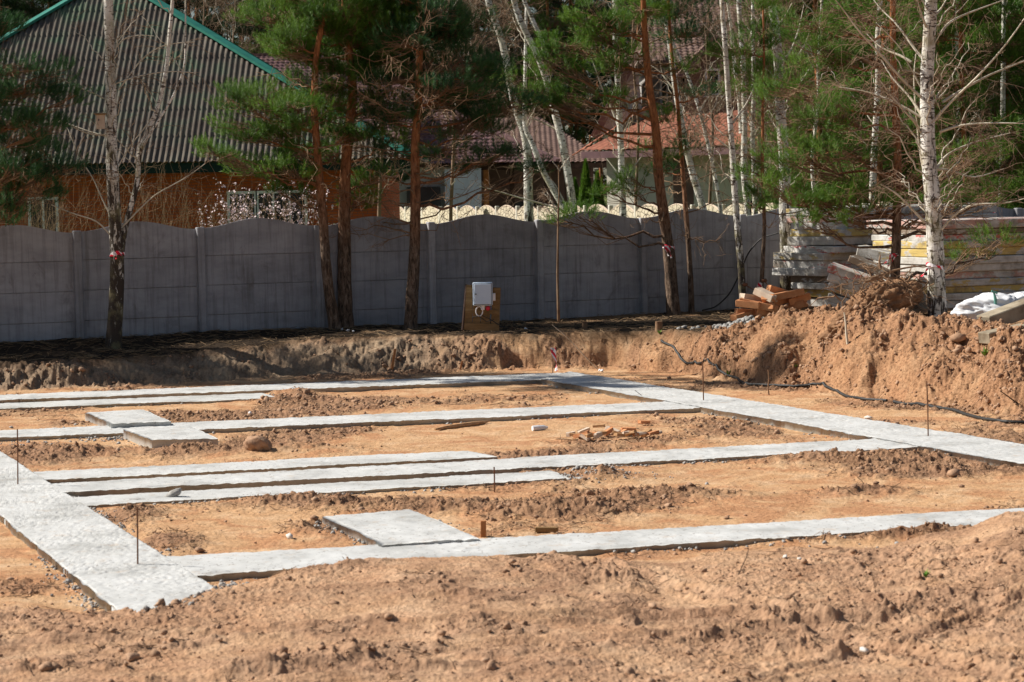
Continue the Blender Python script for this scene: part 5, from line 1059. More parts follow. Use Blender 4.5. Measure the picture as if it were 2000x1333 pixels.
# clipped evergreens by the terrace
def thuja(u, Y, H, lab):
    rng = np.random.default_rng(int(u)); x = (u - 1000) / F * Y; t = thing("thuja", (x, Y, .45), lab, "evergreen", "thujas by the tiled house"); n = 1500
    z = rng.uniform(0, 1, n); an = rng.uniform(0, 2 * pi, n); rad = .42 * (1 - z ** 1.6) * (.6 + .4 * rng.uniform(0, 1, n)); C = np.stack([x + rad * np.cos(an), Y + rad * np.sin(an), .5 + z * H], 1)
    V, Fc = needles(C, C - np.array([x, Y, 0]) * [1, 1, 0] - C * [0, 0, 1] + [0, 0, .8], rng, .15, .1, 10, .03); obj("foliage", V, Fc, M['needle'], t)
    m = MB(); m.tube([(x, Y, .4), (x, Y, H * .8)], [.04, .01], 6); m.obj("trunk", M['pine'], t)
thuja(1150, 77.5, 3.1, "slim dark evergreen left of the red lower roof"); thuja(1172, 77, 2.7, "slim evergreen touching the red lower roof corner"); thuja(1128, 78, 2.5, "shorter slim evergreen leftmost by the tiled house terrace")

# ================================================================ CONCRETE SLABS
EX = rotz(radians(-32))      # slab stacks: end faces look left toward the sun, long sides look right
def slab_mesh(b, c, size, R, bev=.012, seed=0):
    """worn box: corners knocked about a little"""
    n0 = b.n; b.box(c, size, R, 0, bev); V = b.V[-1]
    V += (np.stack([vn(V[:, 0] * 9 + seed, V[:, 2] * 9, seed), vn(V[:, 1] * 9 + seed, V[:, 2] * 9, seed + 1), vn(V[:, 0] * 9 + seed, V[:, 1] * 9, seed + 2)], 1) - .5) * .012
def slab(corner, w_, L, h, R, mat, label, group, seed, hollow=False):
    """corner = nearest bottom corner (between end face and long side)"""
    ex, ey = R[:, 0], R[:, 1]; up = R[:, 2]
    b = MB(); n = 1
    # ex runs along the slab length (away to the right), ey along the end face (to the left/back)
    c = np.array(corner) + ex * L / 2 + ey * w_ / 2 + up * h / 2
    slab_mesh(b, c, (L, w_, h), R, .012, seed)
    for k in range(1):                                         # cast-in lifting eyes / ribs on the end
        pass
    o = b.obj("concrete_slab", M[mat], None); tag(o, label, "concrete slab", group, "thing"); return o
# direction basis: ex = (cos a, sin a) going right and slightly away; ey = going left and away
def basis(deg, tilt=0, roll=0):
    R = rotz(radians(deg)); return R @ rotx(radians(roll)) @ roty(radians(tilt))
ordn = ["topmost", "second from top", "third from top", "fourth from top", "fifth from top", "sixth from top", "seventh from top", "eighth from top", "ninth from top", "tenth from top", "eleventh from top", "twelfth from top", "thirteenth from top"]
def stack(rows, Y, deg, group, where, L, jitter=.0, seed=0):
    R = basis(deg); ey = R[:, 1]; px_m = None
    for i, (x0, x1, y0, y1, mat, desc) in enumerate(rows):
        c = PY(x1, y1, Y + .02 * ((i * 7) % 5)); top = PY(x1, y0, Y); h = abs(top[2] - c[2]) - .004
        l = PY(x0, y1, Y); span = abs(c[0] - l[0]); w_ = span / abs(ey[0])
        slab(c, w_, L + .1 * ((i * 5) % 4), h, R, mat, f"{desc} slab, {ordn[i]} of the {where}", group, seed + i * 3)
A_rows = [(1548, 1640, 406, 421, 's_yel2', "dull orange-stained"), (1547, 1638, 421, 435, 's_pink', "pinkish"), (1562, 1632, 435, 449, 's_grey', "recessed dark"), (1555, 1641, 447, 462, 's_yel', "yellow-painted"), (1550, 1630, 462, 479, 's_grey', "bare grey"),
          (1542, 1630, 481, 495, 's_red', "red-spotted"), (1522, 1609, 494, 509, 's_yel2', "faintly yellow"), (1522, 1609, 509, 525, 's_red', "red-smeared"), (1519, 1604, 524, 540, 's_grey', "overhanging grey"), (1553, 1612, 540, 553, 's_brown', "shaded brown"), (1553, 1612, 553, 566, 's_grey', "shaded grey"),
          (1562, 1622, 566, 581, 's_yel', "bright yellow"), (1568, 1624, 583, 600, 's_grey', "lowest pale grey")]
stack(A_rows, 41.8, 38, "slabs in the left stack", "left stack by the stout birch", 2.6, seed=1)
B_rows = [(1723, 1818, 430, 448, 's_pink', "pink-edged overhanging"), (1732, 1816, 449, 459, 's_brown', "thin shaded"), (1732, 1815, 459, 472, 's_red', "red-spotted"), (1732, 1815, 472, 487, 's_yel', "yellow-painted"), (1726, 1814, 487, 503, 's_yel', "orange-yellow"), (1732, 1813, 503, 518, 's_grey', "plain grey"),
          (1734, 1813, 518, 533, 's_grey', "greenish grey"), (1734, 1812, 533, 548, 's_pink', "pink-tinted"), (1736, 1812, 548, 562, 's_yel2', "cream-stained"), (1736, 1812, 562, 575, 's_yel', "yellow-lipped"), (1738, 1811, 575, 589, 's_grey', "cracked pale"), (1740, 1811, 589, 604, 's_grey', "ground-level")]
stack(B_rows, 38.4, 24, "slabs in the big right stack", "big right stack behind the white birch", 6.0, seed=50)
# another stack standing behind, only its upper slabs show
R = basis(12)
for i, (y0, y1) in enumerate([(402, 414), (415, 430), (431, 446)]):
    c = PY(1652 + i * 8, y1, 44.2 + i * .1); h = PY(1652, y0, 44.2)[2] - PY(1652, y1, 44.2)[2]
    slab(c, 1.4, 2.6, h - .004, R, 's_grey', f"dark grey slab, {ordn[i]} of the row between the two stacks", "slabs behind the two stacks", 90 + i)
for i, (y0, y1) in enumerate([(403, 418), (419, 432)]):
    c = PY(1800, y1, 43.5); h = PY(1800, y0, 43.5)[2] - PY(1800, y1, 43.5)[2]; slab(c, 1.4, 1.45, h - .004, R, 's_grey', f"dark slab, {'upper' if i == 0 else 'lower'} of the pair peeking over the big right stack", "slabs peeking over the right stack", 95 + i)
# supports so that the rear slabs rest on something: a low column of slabs
for i in range(9):
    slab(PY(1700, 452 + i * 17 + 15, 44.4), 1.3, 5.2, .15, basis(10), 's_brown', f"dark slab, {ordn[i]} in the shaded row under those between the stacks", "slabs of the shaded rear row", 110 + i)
# tilted pile sliding down in the middle
def tilted(x, y, deg, tilt, w_, L, h, mat, label, seed, Y=38.3):
    slab(PY(x, y, Y), w_, L, h, basis(deg, tilt), mat, label, "slabs slipped down between the stacks", seed)
for i, (mat, d) in enumerate([('s_red', "red-streaked"), ('s_grey', "bare grey"), ('s_yel2', "yellow-spotted"), ('s_grey', "plain pale"), ('s_grey', "lowest half-buried")]):
    tilted(1614 + (i > 2) * 0, 531 + i * 17.5 + (0 if i < 3 else 4), -12, 20 if i < 3 else 17, .9, 1.35, .135, mat, f"{d} tilted slab, {ordn[i]} of the slipped pile in the middle", 130 + i)
tilted(1655, 512, -20, 24, .45, .62, .12, 's_brown', "brown wooden-looking short slab lying askew on the slipped pile", 140, 38.1)
tilted(1671, 499, -22, 15, .5, .55, .17, 's_yel2', "short pale block with two bolt holes, highest on the slipped pile", 141, 38.5)

# ================================================================ LOOSE BRICK HEAP
def bricks():
    rng = np.random.default_rng(5)
    L = [(1466, 612, 8, 4, 'brickl', .46, "lowest orange block at the left foot"), (1500, 612, 10, 5, 'brickl', .40, "dull orange block low in the middle"), (1483, 598, -14, 12, 'brickl', .60, "long orange block with a knot hole"), (1478, 585, 20, 8, 'brickp', .50, "pale cream block crossing the top left"), (1515, 592, 35, -20, 'brickl', .42, "steeply tipped orange block"),
         (1540, 577, -5, -10, 'brickl', .48, "long flat orange block on the right top"), (1532, 590, 25, 15, 'brickl', .36, "brown-orange block under the flat one"), (1552, 600, -30, -14, 'brickl', .36, "stepped block at the right edge"), (1510, 606, 50, 25, 'brickl', .30, "broken block half sunk in the centre"), (1520, 616, 15, 10, 'brickl', .34, "block sunk in soil at the front"),
         (1548, 612, 70, -8, 'brickl', .30, "dark block at the right foot"), (1496, 578, -40, 22, 'brickp', .34, "small pale block leaning at the back"), (1530, 603, -12, -18, 'brickp', .28, "pale chipped block in a gap"),
         (1450, 618, 30, -12, 'brickl', .34, "outlying block tipped at the far left"), (1462, 596, -20, 6, 'brickl', .36, "cracked block above the left foot"), (1524, 572, 12, 18, 'brickl', .40, "narrow block sloping down at the top"), (1560, 586, 5, -16, 'brickl', .34, "block overhanging the right edge"), (1504, 590, 64, 30, 'brickl', .28, "upright broken block in the middle")]
    for i, (u, v, a, t, m, l, d) in enumerate(L):
        b = MB(); R = rotz(radians(a)) @ roty(radians(t)); p = PY(u, v - 2, 38.3 - i % 3 * .12); b.box(p, (l * 1.05, .20, .105), R, 0, .006); V = b.V[-1]; V += (RNG.random(V.shape) - .5) * .008
        tag(b.obj("hollow_brick", M[m]), f"{d} of the brick heap", "brick", "bricks heaped left of the slab stacks")
    x = rng.normal(0, 1, 520); y = rng.normal(0, 1, 520); c = PY(1468, 634, 37.6)
    P = np.stack([c[0] + x * .38, c[1] + y * .35, 0 * x], 1); S = .012 + .04 * rng.random(520) ** 2; P[:, 2] = height(P[:, 0], P[:, 1]) + S * .5 + .10 * np.exp(-(x * x + y * y))
    o = scatter("rubble", P, S, M['dclod'], 8); tag(o, "grey rubble spread at the foot of the brick heap", kind='stuff')
    for i, (a, b_, lab) in enumerate([((1455, 556), (1500, 592), "bent reinforcing rod sticking out left of the brick heap"), ((1493, 548), (1516, 590), "bent reinforcing rod with a grey knob above the brick heap")]):
        m = MB(); p, q = PY(*a, 38.7), PY(*b_, 38.5); m.tube([q, (p + q) / 2 + (0, 0, .04), p], .009, 6); m.box(p, (.09, .06, .06), rotz(.4), 0, .02); tag(m.obj("steel_rod", M['rust']), lab, "rod", "rods in the brick heap")
bricks()
# ================================================================ METER BOARD
def meter():
    Y = 38.75; g = gz(PY(940, 645, Y)[0], Y); g0 = PY(940, 643, Y)[2]
    t = thing("meter_board", (PY(940, 645, Y)[0], Y, g0), "brown plank stand carrying a pale electric cabinet, leaning before the grey fence", "electric stand")
    tilt = rotx(radians(-6)); xs = [908, 922, 937, 951, 964]
    def Q(u, v, dy=0): return PY(u, v, Y + dy)
    def plank(p4, th=.025, nm="plank", mt='plank'):
        m = MB(); m.ext([Q(u, v, .10 * (645 - v) / 90 - .0 + 0) for u, v in p4], (0, th, 0)); return m.obj(nm, M[mt], t)
    plank([(906, 640), (922, 641), (924, 557), (911, 556)]); plank([(923, 641), (938, 641.5), (938, 592), (924, 591)]); plank([(939, 641.5), (957, 642), (957, 598), (939, 598)]); plank([(958, 642), (975, 643), (978, 562), (963, 561)])
    for (a, b_, c, d) in [((905, 644), (975, 646), (975, 633), (905, 631)), ((910, 571), (977, 573), (977, 563), (911, 561)), ((908, 612), (976, 614), (976, 606), (909, 604))]:
        m = MB(); m.ext([Q(*p, -.03 + .10 * (645 - p[1]) / 90) for p in (a, b_, c, d)], (0, .024, 0)); m.obj("crossbar", M['plank'], t)
    m = MB(); m.tube([PY(903, 645, Y - .05), PY(911, 556, Y + .2)], .02, 6); m.obj("side_pole", M['darkw'], t)
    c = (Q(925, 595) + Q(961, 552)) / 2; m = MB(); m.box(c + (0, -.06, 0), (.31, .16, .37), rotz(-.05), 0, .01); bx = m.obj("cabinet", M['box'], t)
    m = MB(); m.box(c + (.002, -.1405, 0), (.284, .006, .344), rotz(-.05)); m.obj("door_seam", M['black'], bx)
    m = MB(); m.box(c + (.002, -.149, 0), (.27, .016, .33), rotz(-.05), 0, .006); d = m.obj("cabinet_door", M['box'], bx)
    m = MB(); m.tube([c + (-.11, -.16, 0), c + (-.11, -.175, 0)], .012, 10); m.obj("lock", M['black'], bx)
    m = MB(); m.box(Q(965, 580, -.03), (.045, .08, .12), None, 0, .006); m.box(Q(943, 600, -.06), (.06, .06, .09), None, 0, .008); m.obj("socket_box", M['plas'], t)
    m = MB(); m.box(Q(953, 602, -.06), (.07, .06, .07), rotz(.3), 0, .02); m.obj("red_socket", M['redp'], t)
    cc = Q(936, 608, -.08); m = MB(); m.tube([cc + (.055 * cos(a), -.01 * sin(a * 1.7), .075 * sin(a)) for a in np.linspace(.6, 2 * pi + 1.2, 30)], .009, 6); m.obj("cable_coil", M['plas'], t)
    m = MB(); m.tube([Q(922, 620, -.06), Q(940, 616, -.08), Q(955, 622, -.07), Q(972, 633, -.08), Q(985, 640, -.1)], .008, 6); m.tube([Q(935, 617, -.07), Q(950, 628, -.07), Q(965, 624, -.07)], .007, 6); m.obj("black_cable", M['black'], t)
meter()
# ================================================================ BAG AND BEAMS AT RIGHT
def bag():
    c = PY(1912, 608, 32.6); n, m_ = 90, 54; th = np.linspace(0, 2 * pi, n, endpoint=False); ph = np.linspace(0, pi, m_); V = []
    A_, B_ = np.meshgrid(th, ph, indexing='ij'); x = np.cos(A_) * np.sin(B_); y = np.sin(A_) * np.sin(B_); z = np.cos(B_)
    r = 1 + .22 * (vn(x * 2 + 5, z * 2 + y * 2, 4) - .5) + .22 * (ridged(x * 2.2 + y, z * 2.6 + 3, 7, 3) - .5) + .10 * (ridged(x * 5 + z * 3, y * 5 + z * 2, 8, 4) - .5)
    X = np.stack([c[0] + .12 + x * r * .42, c[1] + y * r * .3, c[2] + .00 + z * r * .22 + .10 * x * x * (x > 0)], -1).reshape(-1, 3)
    i = np.arange(n)[:, None] * m_ + np.arange(m_ - 1)[None]; j = ((np.arange(n) + 1) % n)[:, None] * m_ + np.arange(m_ - 1)[None]
    Fc = np.stack([i, i + 1, j + 1, j], -1).reshape(-1, 4); o = obj("sack", X, Fc, M['bag'], None, True); tag(o, "crumpled white sack lying rounded behind the weathered beams", "sack")
    c = PY(1975, 598, 32.9); X2 = np.stack([c[0] + x * r * .42, c[1] + y * r * .28, c[2] + z * r * .15 + .12 * x], -1).reshape(-1, 3); o = obj("sack", X2, Fc, M['bag'], None, True); tag(o, "long white sack with a teal tie, upper right beside the beams", "sack")
    m = MB(); p = PY(1944, 590, 32.35); m.tube([p + (-.02, 0, .13), p + (0, 0, .05), p + (.005, 0, -.08)], [.012, .022, .016], 7); m.tube([p + (-.05, 0, .15), p + (.03, 0, .12)], .016, 6); tag(m.obj("strap", M['teal']), "teal tie strap knotted on the white sack", "strap")
    m = MB(); a = PY(1922, 632, 31.9); b_ = PY(2080, 572, 32.6); d = nrmz(b_ - a); R = np.stack([d, np.array([-d[1], d[0], 0]) / math.hypot(d[0], d[1]), np.cross(d, np.array([-d[1], d[0], 0]) / math.hypot(d[0], d[1]))], 1)
    slab_mesh(m, (a + b_) / 2, (np.linalg.norm(b_ - a), .28, .20), R, .012, 4); tag(m.obj("weathered_beam", M['oldw']), "upper weathered beam sloping up to the right over the white sack", "beam", "beams at the right edge")
    m = MB(); a = PY(1922, 661, 30.6); b_ = PY(2090, 625, 31.4); d = nrmz(b_ - a); s_ = np.array([-d[1], d[0], 0]) / math.hypot(d[0], d[1]); R = np.stack([d, s_, np.cross(d, s_)], 1)
    slab_mesh(m, (a + b_) / 2, (np.linalg.norm(b_ - a), .22, .15), R, .012, 9); tag(m.obj("weathered_beam", M['oldw']), "lower yellow-stained beam resting on the spoil heap edge", "beam", "beams at the right edge")
    m = MB(); a = PY(1990, 668, 30.9); m.box(a + (.4, .1, -.02), (1.1, .5, .3), rotz(.2), 0, .02); tag(m.obj("support_block", M['s_brown']), "dark block wedged under the lower beam", "block")
bag()
# ================================================================ ROOT BALL
def rootball():
    c = PY(1700, 590, 33.6); t = thing("uprooted_stump", (c[0], c[1], c[2] - .3), "uprooted stump and root ball clogged with brown soil on top of the spoil heap", "stump")
    n, m_ = 150, 80; A_, B_ = np.meshgrid(np.linspace(0, 2 * pi, n, endpoint=False), np.linspace(.02, pi * .85, m_), indexing='ij'); x = np.cos(A_) * np.sin(B_); y = np.sin(A_) * np.sin(B_); z = np.cos(B_)
    r = 1 + .35 * (ridged(x * 1.8 + y, z * 1.8 - y + 3, 3, 4) - .5) + .35 * (fbm(x * 4 + z * 2, y * 4 + z * 3, 5, 4) - .5) + .12 * (vn(x * 16 + z * 9, y * 16, 9) - .5)
    X = np.stack([c[0] + x * r * .58 + .28 * z, c[1] + y * r * .38, c[2] - .10 + z * r * .38 - .20 * (x < 0) * (x * x) + .10 * x], -1).reshape(-1, 3)
    i = np.arange(n)[:, None] * m_ + np.arange(m_ - 1)[None]; j = ((np.arange(n) + 1) % n)[:, None] * m_ + np.arange(m_ - 1)[None]
    obj("soil_lump", X, np.stack([i, i + 1, j + 1, j], -1).reshape(-1, 4), M['root'], t, True)
    rng = np.random.default_rng(4); k = 150; s = c + rng.normal(0, 1, (k, 3)) * np.array([.32, .2, .14]) + np.array([.1, 0, .1]); an = rng.uniform(0, 2 * pi, k)
    e = s + nrmz(np.stack([np.cos(an) * 1., np.sin(an) * .6, rng.normal(.15, .5, k)], 1)) * rng.uniform(.2, .6, (k, 1)); P = curved(s, e, 8, rng.uniform(-.1, .12, k), rng, .05)
    V1, F1 = tubes(P, np.linspace(1, .3, 8)[None] * rng.uniform(.004, .012, k)[:, None], 4)
    L = [[(1700, 545), (1730, 532), (1760, 524), (1800, 518), (1818, 520)], [(1690, 550), (1720, 542), (1750, 540), (1775, 548), (1770, 565)], [(1730, 560), (1760, 552), (1785, 562)], [(1720, 525), (1717, 510), (1720, 497)], [(1740, 575), (1765, 590), (1785, 612)], [(1735, 590), (1755, 615), (1768, 640)]]
    P2 = np.array([spline([PY(u, v, 33.4) for u, v in q], 8) for q in L]); V2, F2 = tubes(P2, np.tile(np.linspace(.024, .007, 8), (len(L), 1)), 6)
    obj("roots", np.vstack([V1, V2]), np.vstack([F1, F2 + len(V1)]), M['rootw'], t)
rootball()
# ================================================================ SMALL THINGS ON THE SITE
def stake(u, vb, vt, r, label, grp="thin rusty rebar stakes", mat='rust', du=0, zz=None):
    b = PZ(u, vb, 0.) if zz is None else T(u, vb); top = PY(u + du, vt, b[1]); m = MB(); m.tube([b - (0, 0, .15), (b + top) / 2 + (.003, 0, 0), top], r, 6); o = m.obj("rebar_stake", M[mat]); tag(o, label, "stake", grp); return b, top
stake(34, 945, 838, .007, "thin rebar stake at the far left edge on the wide strip"); stake(268, 1101, 990, .007, "nearest rebar stake standing on the wide left strip"); stake(965, 945, 912, .007, "short rebar stake beside the lowest of the three parallel strips")
stake(1374, 782, 705, .008, "rebar stake where the middle strip meets the right strip", du=-2); stake(1813, 852, 745, .007, "rebar stake at the junction of main strip and right strip", du=-3)
b, top = stake(1079, 728, 670, .007, "rebar stake with a hanging red-white ribbon at the back corner", du=1)
def ribbon(name, label, P, wid, seed, grp="red-white marking tapes"):
    rng = np.random.default_rng(seed); P = np.array(P, float); n = 12; Q = spline(P, n); d = np.array([wid, 0, 0]); tw = np.linspace(0, 2.2, n)
    A_ = Q + np.stack([np.cos(tw) * wid / 2, np.sin(tw) * wid / 2, 0 * tw], 1); B_ = Q - np.stack([np.cos(tw) * wid / 2, np.sin(tw) * wid / 2, 0 * tw], 1)
    C_ = A_ + (0, .003, 0); D_ = B_ + (0, .003, 0); V = np.vstack([A_, B_, C_, D_]); fc = []
    for i in range(n - 1): fc += [(i, i + 1, n + i + 1, n + i), (2 * n + i + 1, 2 * n + i, 3 * n + i, 3 * n + i + 1), (i, 2 * n + i, 2 * n + i + 1, i + 1), (n + i, n + i + 1, 3 * n + i + 1, 3 * n + i)]
    return V, fc
def tape(label, Yt, r, pts, tails, seed):
    """band round a trunk plus loose tails"""
    m = MB(); c = PY(*pts, Yt); n = 16
    V = []; 
    for k in range(n):
        a = k / n * 2 * pi; w_ = .022 + .012 * sin(a * 3 + seed); V += [(c[0] + (r + .006 + .006 * sin(5 * a)) * cos(a), c[1] + (r + .006) * sin(a), c[2] + w_ + .03 * cos(a + seed)), (c[0] + (r + .009) * cos(a), c[1] + (r + .009) * sin(a), c[2] - w_ + .03 * cos(a + seed))]
    m.add(V, [(2 * k, (2 * k + 2) % (2 * n), (2 * k + 3) % (2 * n), 2 * k + 1) for k in range(n)])
    for i, t in enumerate(tails):
        V, fc = ribbon("", "", [PY(u, v, Yt - r - .03) for u, v in t], .05, seed + i); m.add(V, fc)
    tag(m.obj("marking_tape", M['tape']), label, "tape", "red-white tapes tied to trees and stakes")
tape("red-white tape round the double-stemmed birch", 37.9, .115, (229, 498), [[(222, 492), (228, 498), (226, 506)], [(229, 490), (238, 500), (245, 500)]], 1)
tape("red-white tape hanging on the leaning orange-stemmed pine", 42.3, .10, (1306, 484), [[(1302, 480), (1308, 490), (1312, 504)], [(1300, 482), (1303, 494), (1306, 500)]], 2)
tape("red-white tape round the large white birch", 33.6, .115, (1826, 520), [[(1815, 522), (1806, 532), (1800, 540)]], 3)
tape("pale pink tape fluttering on the red-barked pine by the root ball", 35.6, .075, (1748, 500), [[(1746, 495), (1736, 508), (1724, 518)], [(1750, 495), (1738, 503), (1728, 514)], [(1752, 498), (1742, 512), (1734, 520)]], 4)
tape("magenta-red tape on the thin sapling behind the brick heap", 41.6, .045, (1484, 560), [[(1484, 552), (1478, 566), (1474, 574)], [(1486, 553), (1484, 570), (1482, 590)]], 5)
tape("red tape tied in the twigs above the big slab stack", 45., .04, (1940, 418), [[(1938, 416), (1932, 424), (1927, 430)]], 6)
m = MB(); V, fc = ribbon("", "", [top + (.0, 0, -.07), top + (.01, 0, -.18), top + (.05, 0, -.3), top + (.04, 0, -.42)], .08, 7); m.add(V, fc); tag(m.obj("marking_tape", M['tape']), "red-white ribbon hanging from the rebar stake at the back corner", "tape", "red-white tapes tied to trees and stakes")
def wstake(u, vb, vt, w_, label, mat='woodo', du=0, dep=.03):
    b = T(u, vb); top = PY(u + du, vt, b[1]); m = MB(); d = nrmz(top - b); R = np.stack([np.array([1, 0, 0]), np.cross(d, [1, 0, 0]), d], 1); m.box((b + top) / 2 - d * .05, (w_, dep, np.linalg.norm(top - b) + .1), R, 0, .003); tag(m.obj("wooden_stake", M[mat]), label, "stake", "wooden marker stakes")
wstake(944, 1049, 1017, .045, "short orange wooden stake beside the front pad"); wstake(766, 719, 681, .04, "leaning orange wooden stake in the shaded bank", du=6); wstake(899, 722, 705, .03, "small broken wooden stake in the bank", du=4)
def board(a, b, h, th, label, mat='wood', za=None, name="board", grp=None, cat="board"):
    p, q = T(*a), T(*b); d = q - p; L = np.linalg.norm(d); d /= L; s_ = nrmz(np.array([-d[1], d[0], 0.])); R = np.stack([d, s_, np.cross(d, s_)], 1); m = MB(); m.box((p + q) / 2 + (0, 0, h / 2 + .005), (L, th, h), R, 0, .003); tag(m.obj(name, M[mat]), label, cat, grp)
board((702, 1046), (747, 1061), .05, .03, "short orange board on edge along the left side of the front pad", 'woodo'); board((1046, 1042), (1090, 1041), .04, .05, "piece of brown timber lying above the front strip", 'plank')
pts = [(850, 842), (870, 838), (900, 835), (930, 831), (957, 826)]; m = MB(); Q = [T(*p) + (0, 0, .02) for p in pts]; m.tube(spline(Q, 9), [.012, .02, .026, .03, .03, .03, .026, .02, .006], 6); tag(m.obj("curved_stick", M['wood']), "long slightly curved piece of split wood on the sand between the middle strips", "stick")
def shards():
    rng = np.random.default_rng(8); L = [(1115, 859), (1125, 861), (1135, 857), (1142, 862), (1150, 860), (1160, 858), (1168, 860), (1176, 856), (1188, 853), (1197, 850), (1205, 855), (1214, 852), (1222, 853), (1232, 856), (1243, 855), (1252, 857), (1262, 853), (1275, 854), (1287, 854), (1170, 842), (1258, 831), (1140, 852), (1210, 858), (1228, 849)]
    pos = ["leftmost", "second", "third", "fourth", "fifth", "sixth", "seventh", "eighth", "ninth", "tenth", "eleventh", "twelfth", "thirteenth", "fourteenth", "fifteenth", "sixteenth", "seventeenth", "eighteenth", "rightmost"]
    for i, (u, v) in enumerate(L):
        p = T(u, v); m = MB(); l = rng.uniform(.07, .20); m.box(p + (0, 0, .03 + rng.uniform(0, .03)), (l, rng.uniform(.04, .07), rng.uniform(.025, .05)), rotz(rng.uniform(-.8, 1.2)) @ roty(rng.uniform(-.4, .4)), 0, .004); V = m.V[-1]; V += (rng.random(V.shape) - .5) * .014
        mt = ['brickp', 'wood', 'brickl'][i % 3]
        lab = (f"{pos[i]} from the left" if 0 < i < 18 else pos[i]) + " broken shard in the scatter of brick chips" if i < 19 else ["lone chip above the scatter of brick shards, left", "lone reddish chip well above the scatter of shards", "small chip behind the left end of the shard scatter", "chip in front of the middle of the shard scatter", "chip behind the middle of the shard scatter"][i - 19]
        tag(m.obj("brick_shard", M[mt]), lab, "shard", "broken chips on the sand")
shards()
def rock(u, v, s, mat, label, sq=(1, .8, .7), name="rock", k=1, sink=.3, cat="rock", grp=None, z=None):
    tv, tf = ICO[k]; p = T(u, v); V = tv * s * np.array(sq) ; V = V @ rotz(u * .37).T + p + (0, 0, s * sink); tag(obj(name, V, tf, M[mat], None, False), label, cat, grp)
rock(1686, 1276, .035, 'stonew', "white stone lying in the near wheel rut", (1.2, .8, .7), "stone", 2, .4, "stone", "stones in the near soil")
rock(566, 1052, .05, 'stonew', "pale stone on the red sand left of the front pad", name="stone", k=4, cat="stone", grp="stones in the near soil"); rock(1533, 1090, .025, 'stonew', "small white stone in the right foreground, left of its twin", name="stone", k=0, cat="stone", grp="stones in the near soil"); rock(1563, 1093, .025, 'stonew', "small white stone in the right foreground, right of its twin", name="stone", k=5, cat="stone", grp="stones in the near soil")
rock(1695, 818, .07, 'stonew', "flat pale stone beside the right strip", (1.5, .8, .4), "stone", 1, .3, "stone", "stones in the near soil"); rock(998, 1104, .035, 'clod', "small tan stone on the near mound", (1.3, .9, .7), "stone", 3, .4, "stone", "stones in the near soil")
rock(1870, 668, .13, 'clod', "rounded clay lump low on the spoil heap under the beams", (1, .9, .8), "clay_lump", 1, .3, "lump"); rock(1862, 928, .08, 'clod', "dark clay lump right on the sand near the right strip", (1.3, .9, .7), "clay_lump", 5, .3, "lump"); rock(220, 1235, .03, 'clod', "small clod on the near left mound", name="stone", k=3, cat="stone", grp="stones in the near soil")
# grey concrete spills and the big clay lump: finely broken surfaces
def lump(c, half, yaw, pitch, mat, name, label, cat, grp, seed, amp=.3):
    import bmesh
    bm = bmesh.new(); bmesh.ops.create_icosphere(bm, subdivisions=4, radius=1); V = np.array([v.co[:] for v in bm.verts]); Fc = np.array([[v.index for v in f.verts] for f in bm.faces]); bm.free()
    d = 1 + amp * (ridged(V[:, 0] * 1.1 + V[:, 2] * .7 + seed, V[:, 1] * 1.1 - V[:, 2] * .6, seed, 3) - .5) * 1.6 + amp * (fbm(V[:, 0] * 3 + V[:, 2] * 2, V[:, 1] * 3 + V[:, 2] + seed, seed + 1, 4) - .5)
    V = V * d[:, None] * np.array(half); V = V @ (rotz(yaw) @ roty(pitch)).T + np.array(c); tag(obj(name, V, Fc, M[mat]), label, cat, grp)
for k, ((a, b_), w_, lab) in enumerate([(((246, 984), (312, 992)), .045, "low grey lump of spilled concrete in front of the lowest parallel strip"), (((322, 978), (352, 960)), .035, "grey finger of spilled concrete leaning on the lowest parallel strip")]):
    p = T(*a); q = PY(b_[0], b_[1], p[1]); d = q - p; L = np.linalg.norm(d); lump((p + q) / 2 + (0, 0, w_ * .3), (L * .55, w_ * 1.3, w_), math.atan2(d[1], d[0]), -math.atan2(d[2], math.hypot(d[0], d[1])), 'dclod', "concrete_lump", lab, "concrete lump", "spilled concrete", 11 + k)
p = T(503, 874); lump(p + (0, 0, .03), (.14, .10, .09), .2, .08, 'clod', "clay_lump", "big brown clay lump right of the second small pad", "lump", None, 21, .34)
m = MB(); a, b_ = T(1040, 842), T(1062, 840); m.tube([a + (0, 0, .03), (a + b_) / 2 + (0, 0, .03), b_ + (0, 0, .03), b_ + (.05, 0, .03)], [.03, .034, .03, .012], 10); tag(m.obj("plastic_bottle", M['plas']), "clear crushed plastic bottle on the sand between the strips", "bottle")
# cables
def cable(pts, r, label, lift=.02):
    Q = np.array([T(u, v) for u, v in pts]); P = spline(Q, len(pts) * 7); h_ = np.concatenate([[0] * 0, height(P[:, 0], P[:, 1])]); hs = np.convolve(np.pad(h_, 3, mode='edge'), np.ones(7) / 7, mode='valid'); P[:, 2] = np.maximum(hs, h_ - r * .3) * .8 + .2 * hs + r * .9
    m = MB(); m.tube(P, r, 6); tag(m.obj("black_hose", M['black']), label, "hose", "black hose on the sand")
cable([(1292, 668), (1320, 686), (1360, 710), (1400, 728), (1440, 740), (1456, 752), (1504, 755), (1552, 758), (1572, 756), (1590, 746), (1608, 750), (1640, 770), (1680, 782), (1732, 785)], .020, "black hose running down the bank and along the foot of the spoil heap")
cable([(1746, 788), (1800, 792), (1832, 795), (1872, 808), (1920, 822), (1960, 826), (2060, 828)], .022, "lower black hose curling toward the right edge of the sand")
m = MB(); P = [PY(1372, 606, 42.9), PY(1398, 600, 43.3), PY(1425, 575, 43.6), PY(1445, 535, 43.7), PY(1460, 495, 43.7), PY(1485, 465, 43.6), PY(1530, 452, 43.4)]; m.tube(spline(P, 30), .013, 6); tag(m.obj("black_cable", M['black']), "black cable hanging in a curve against the last fence bay", "cable")
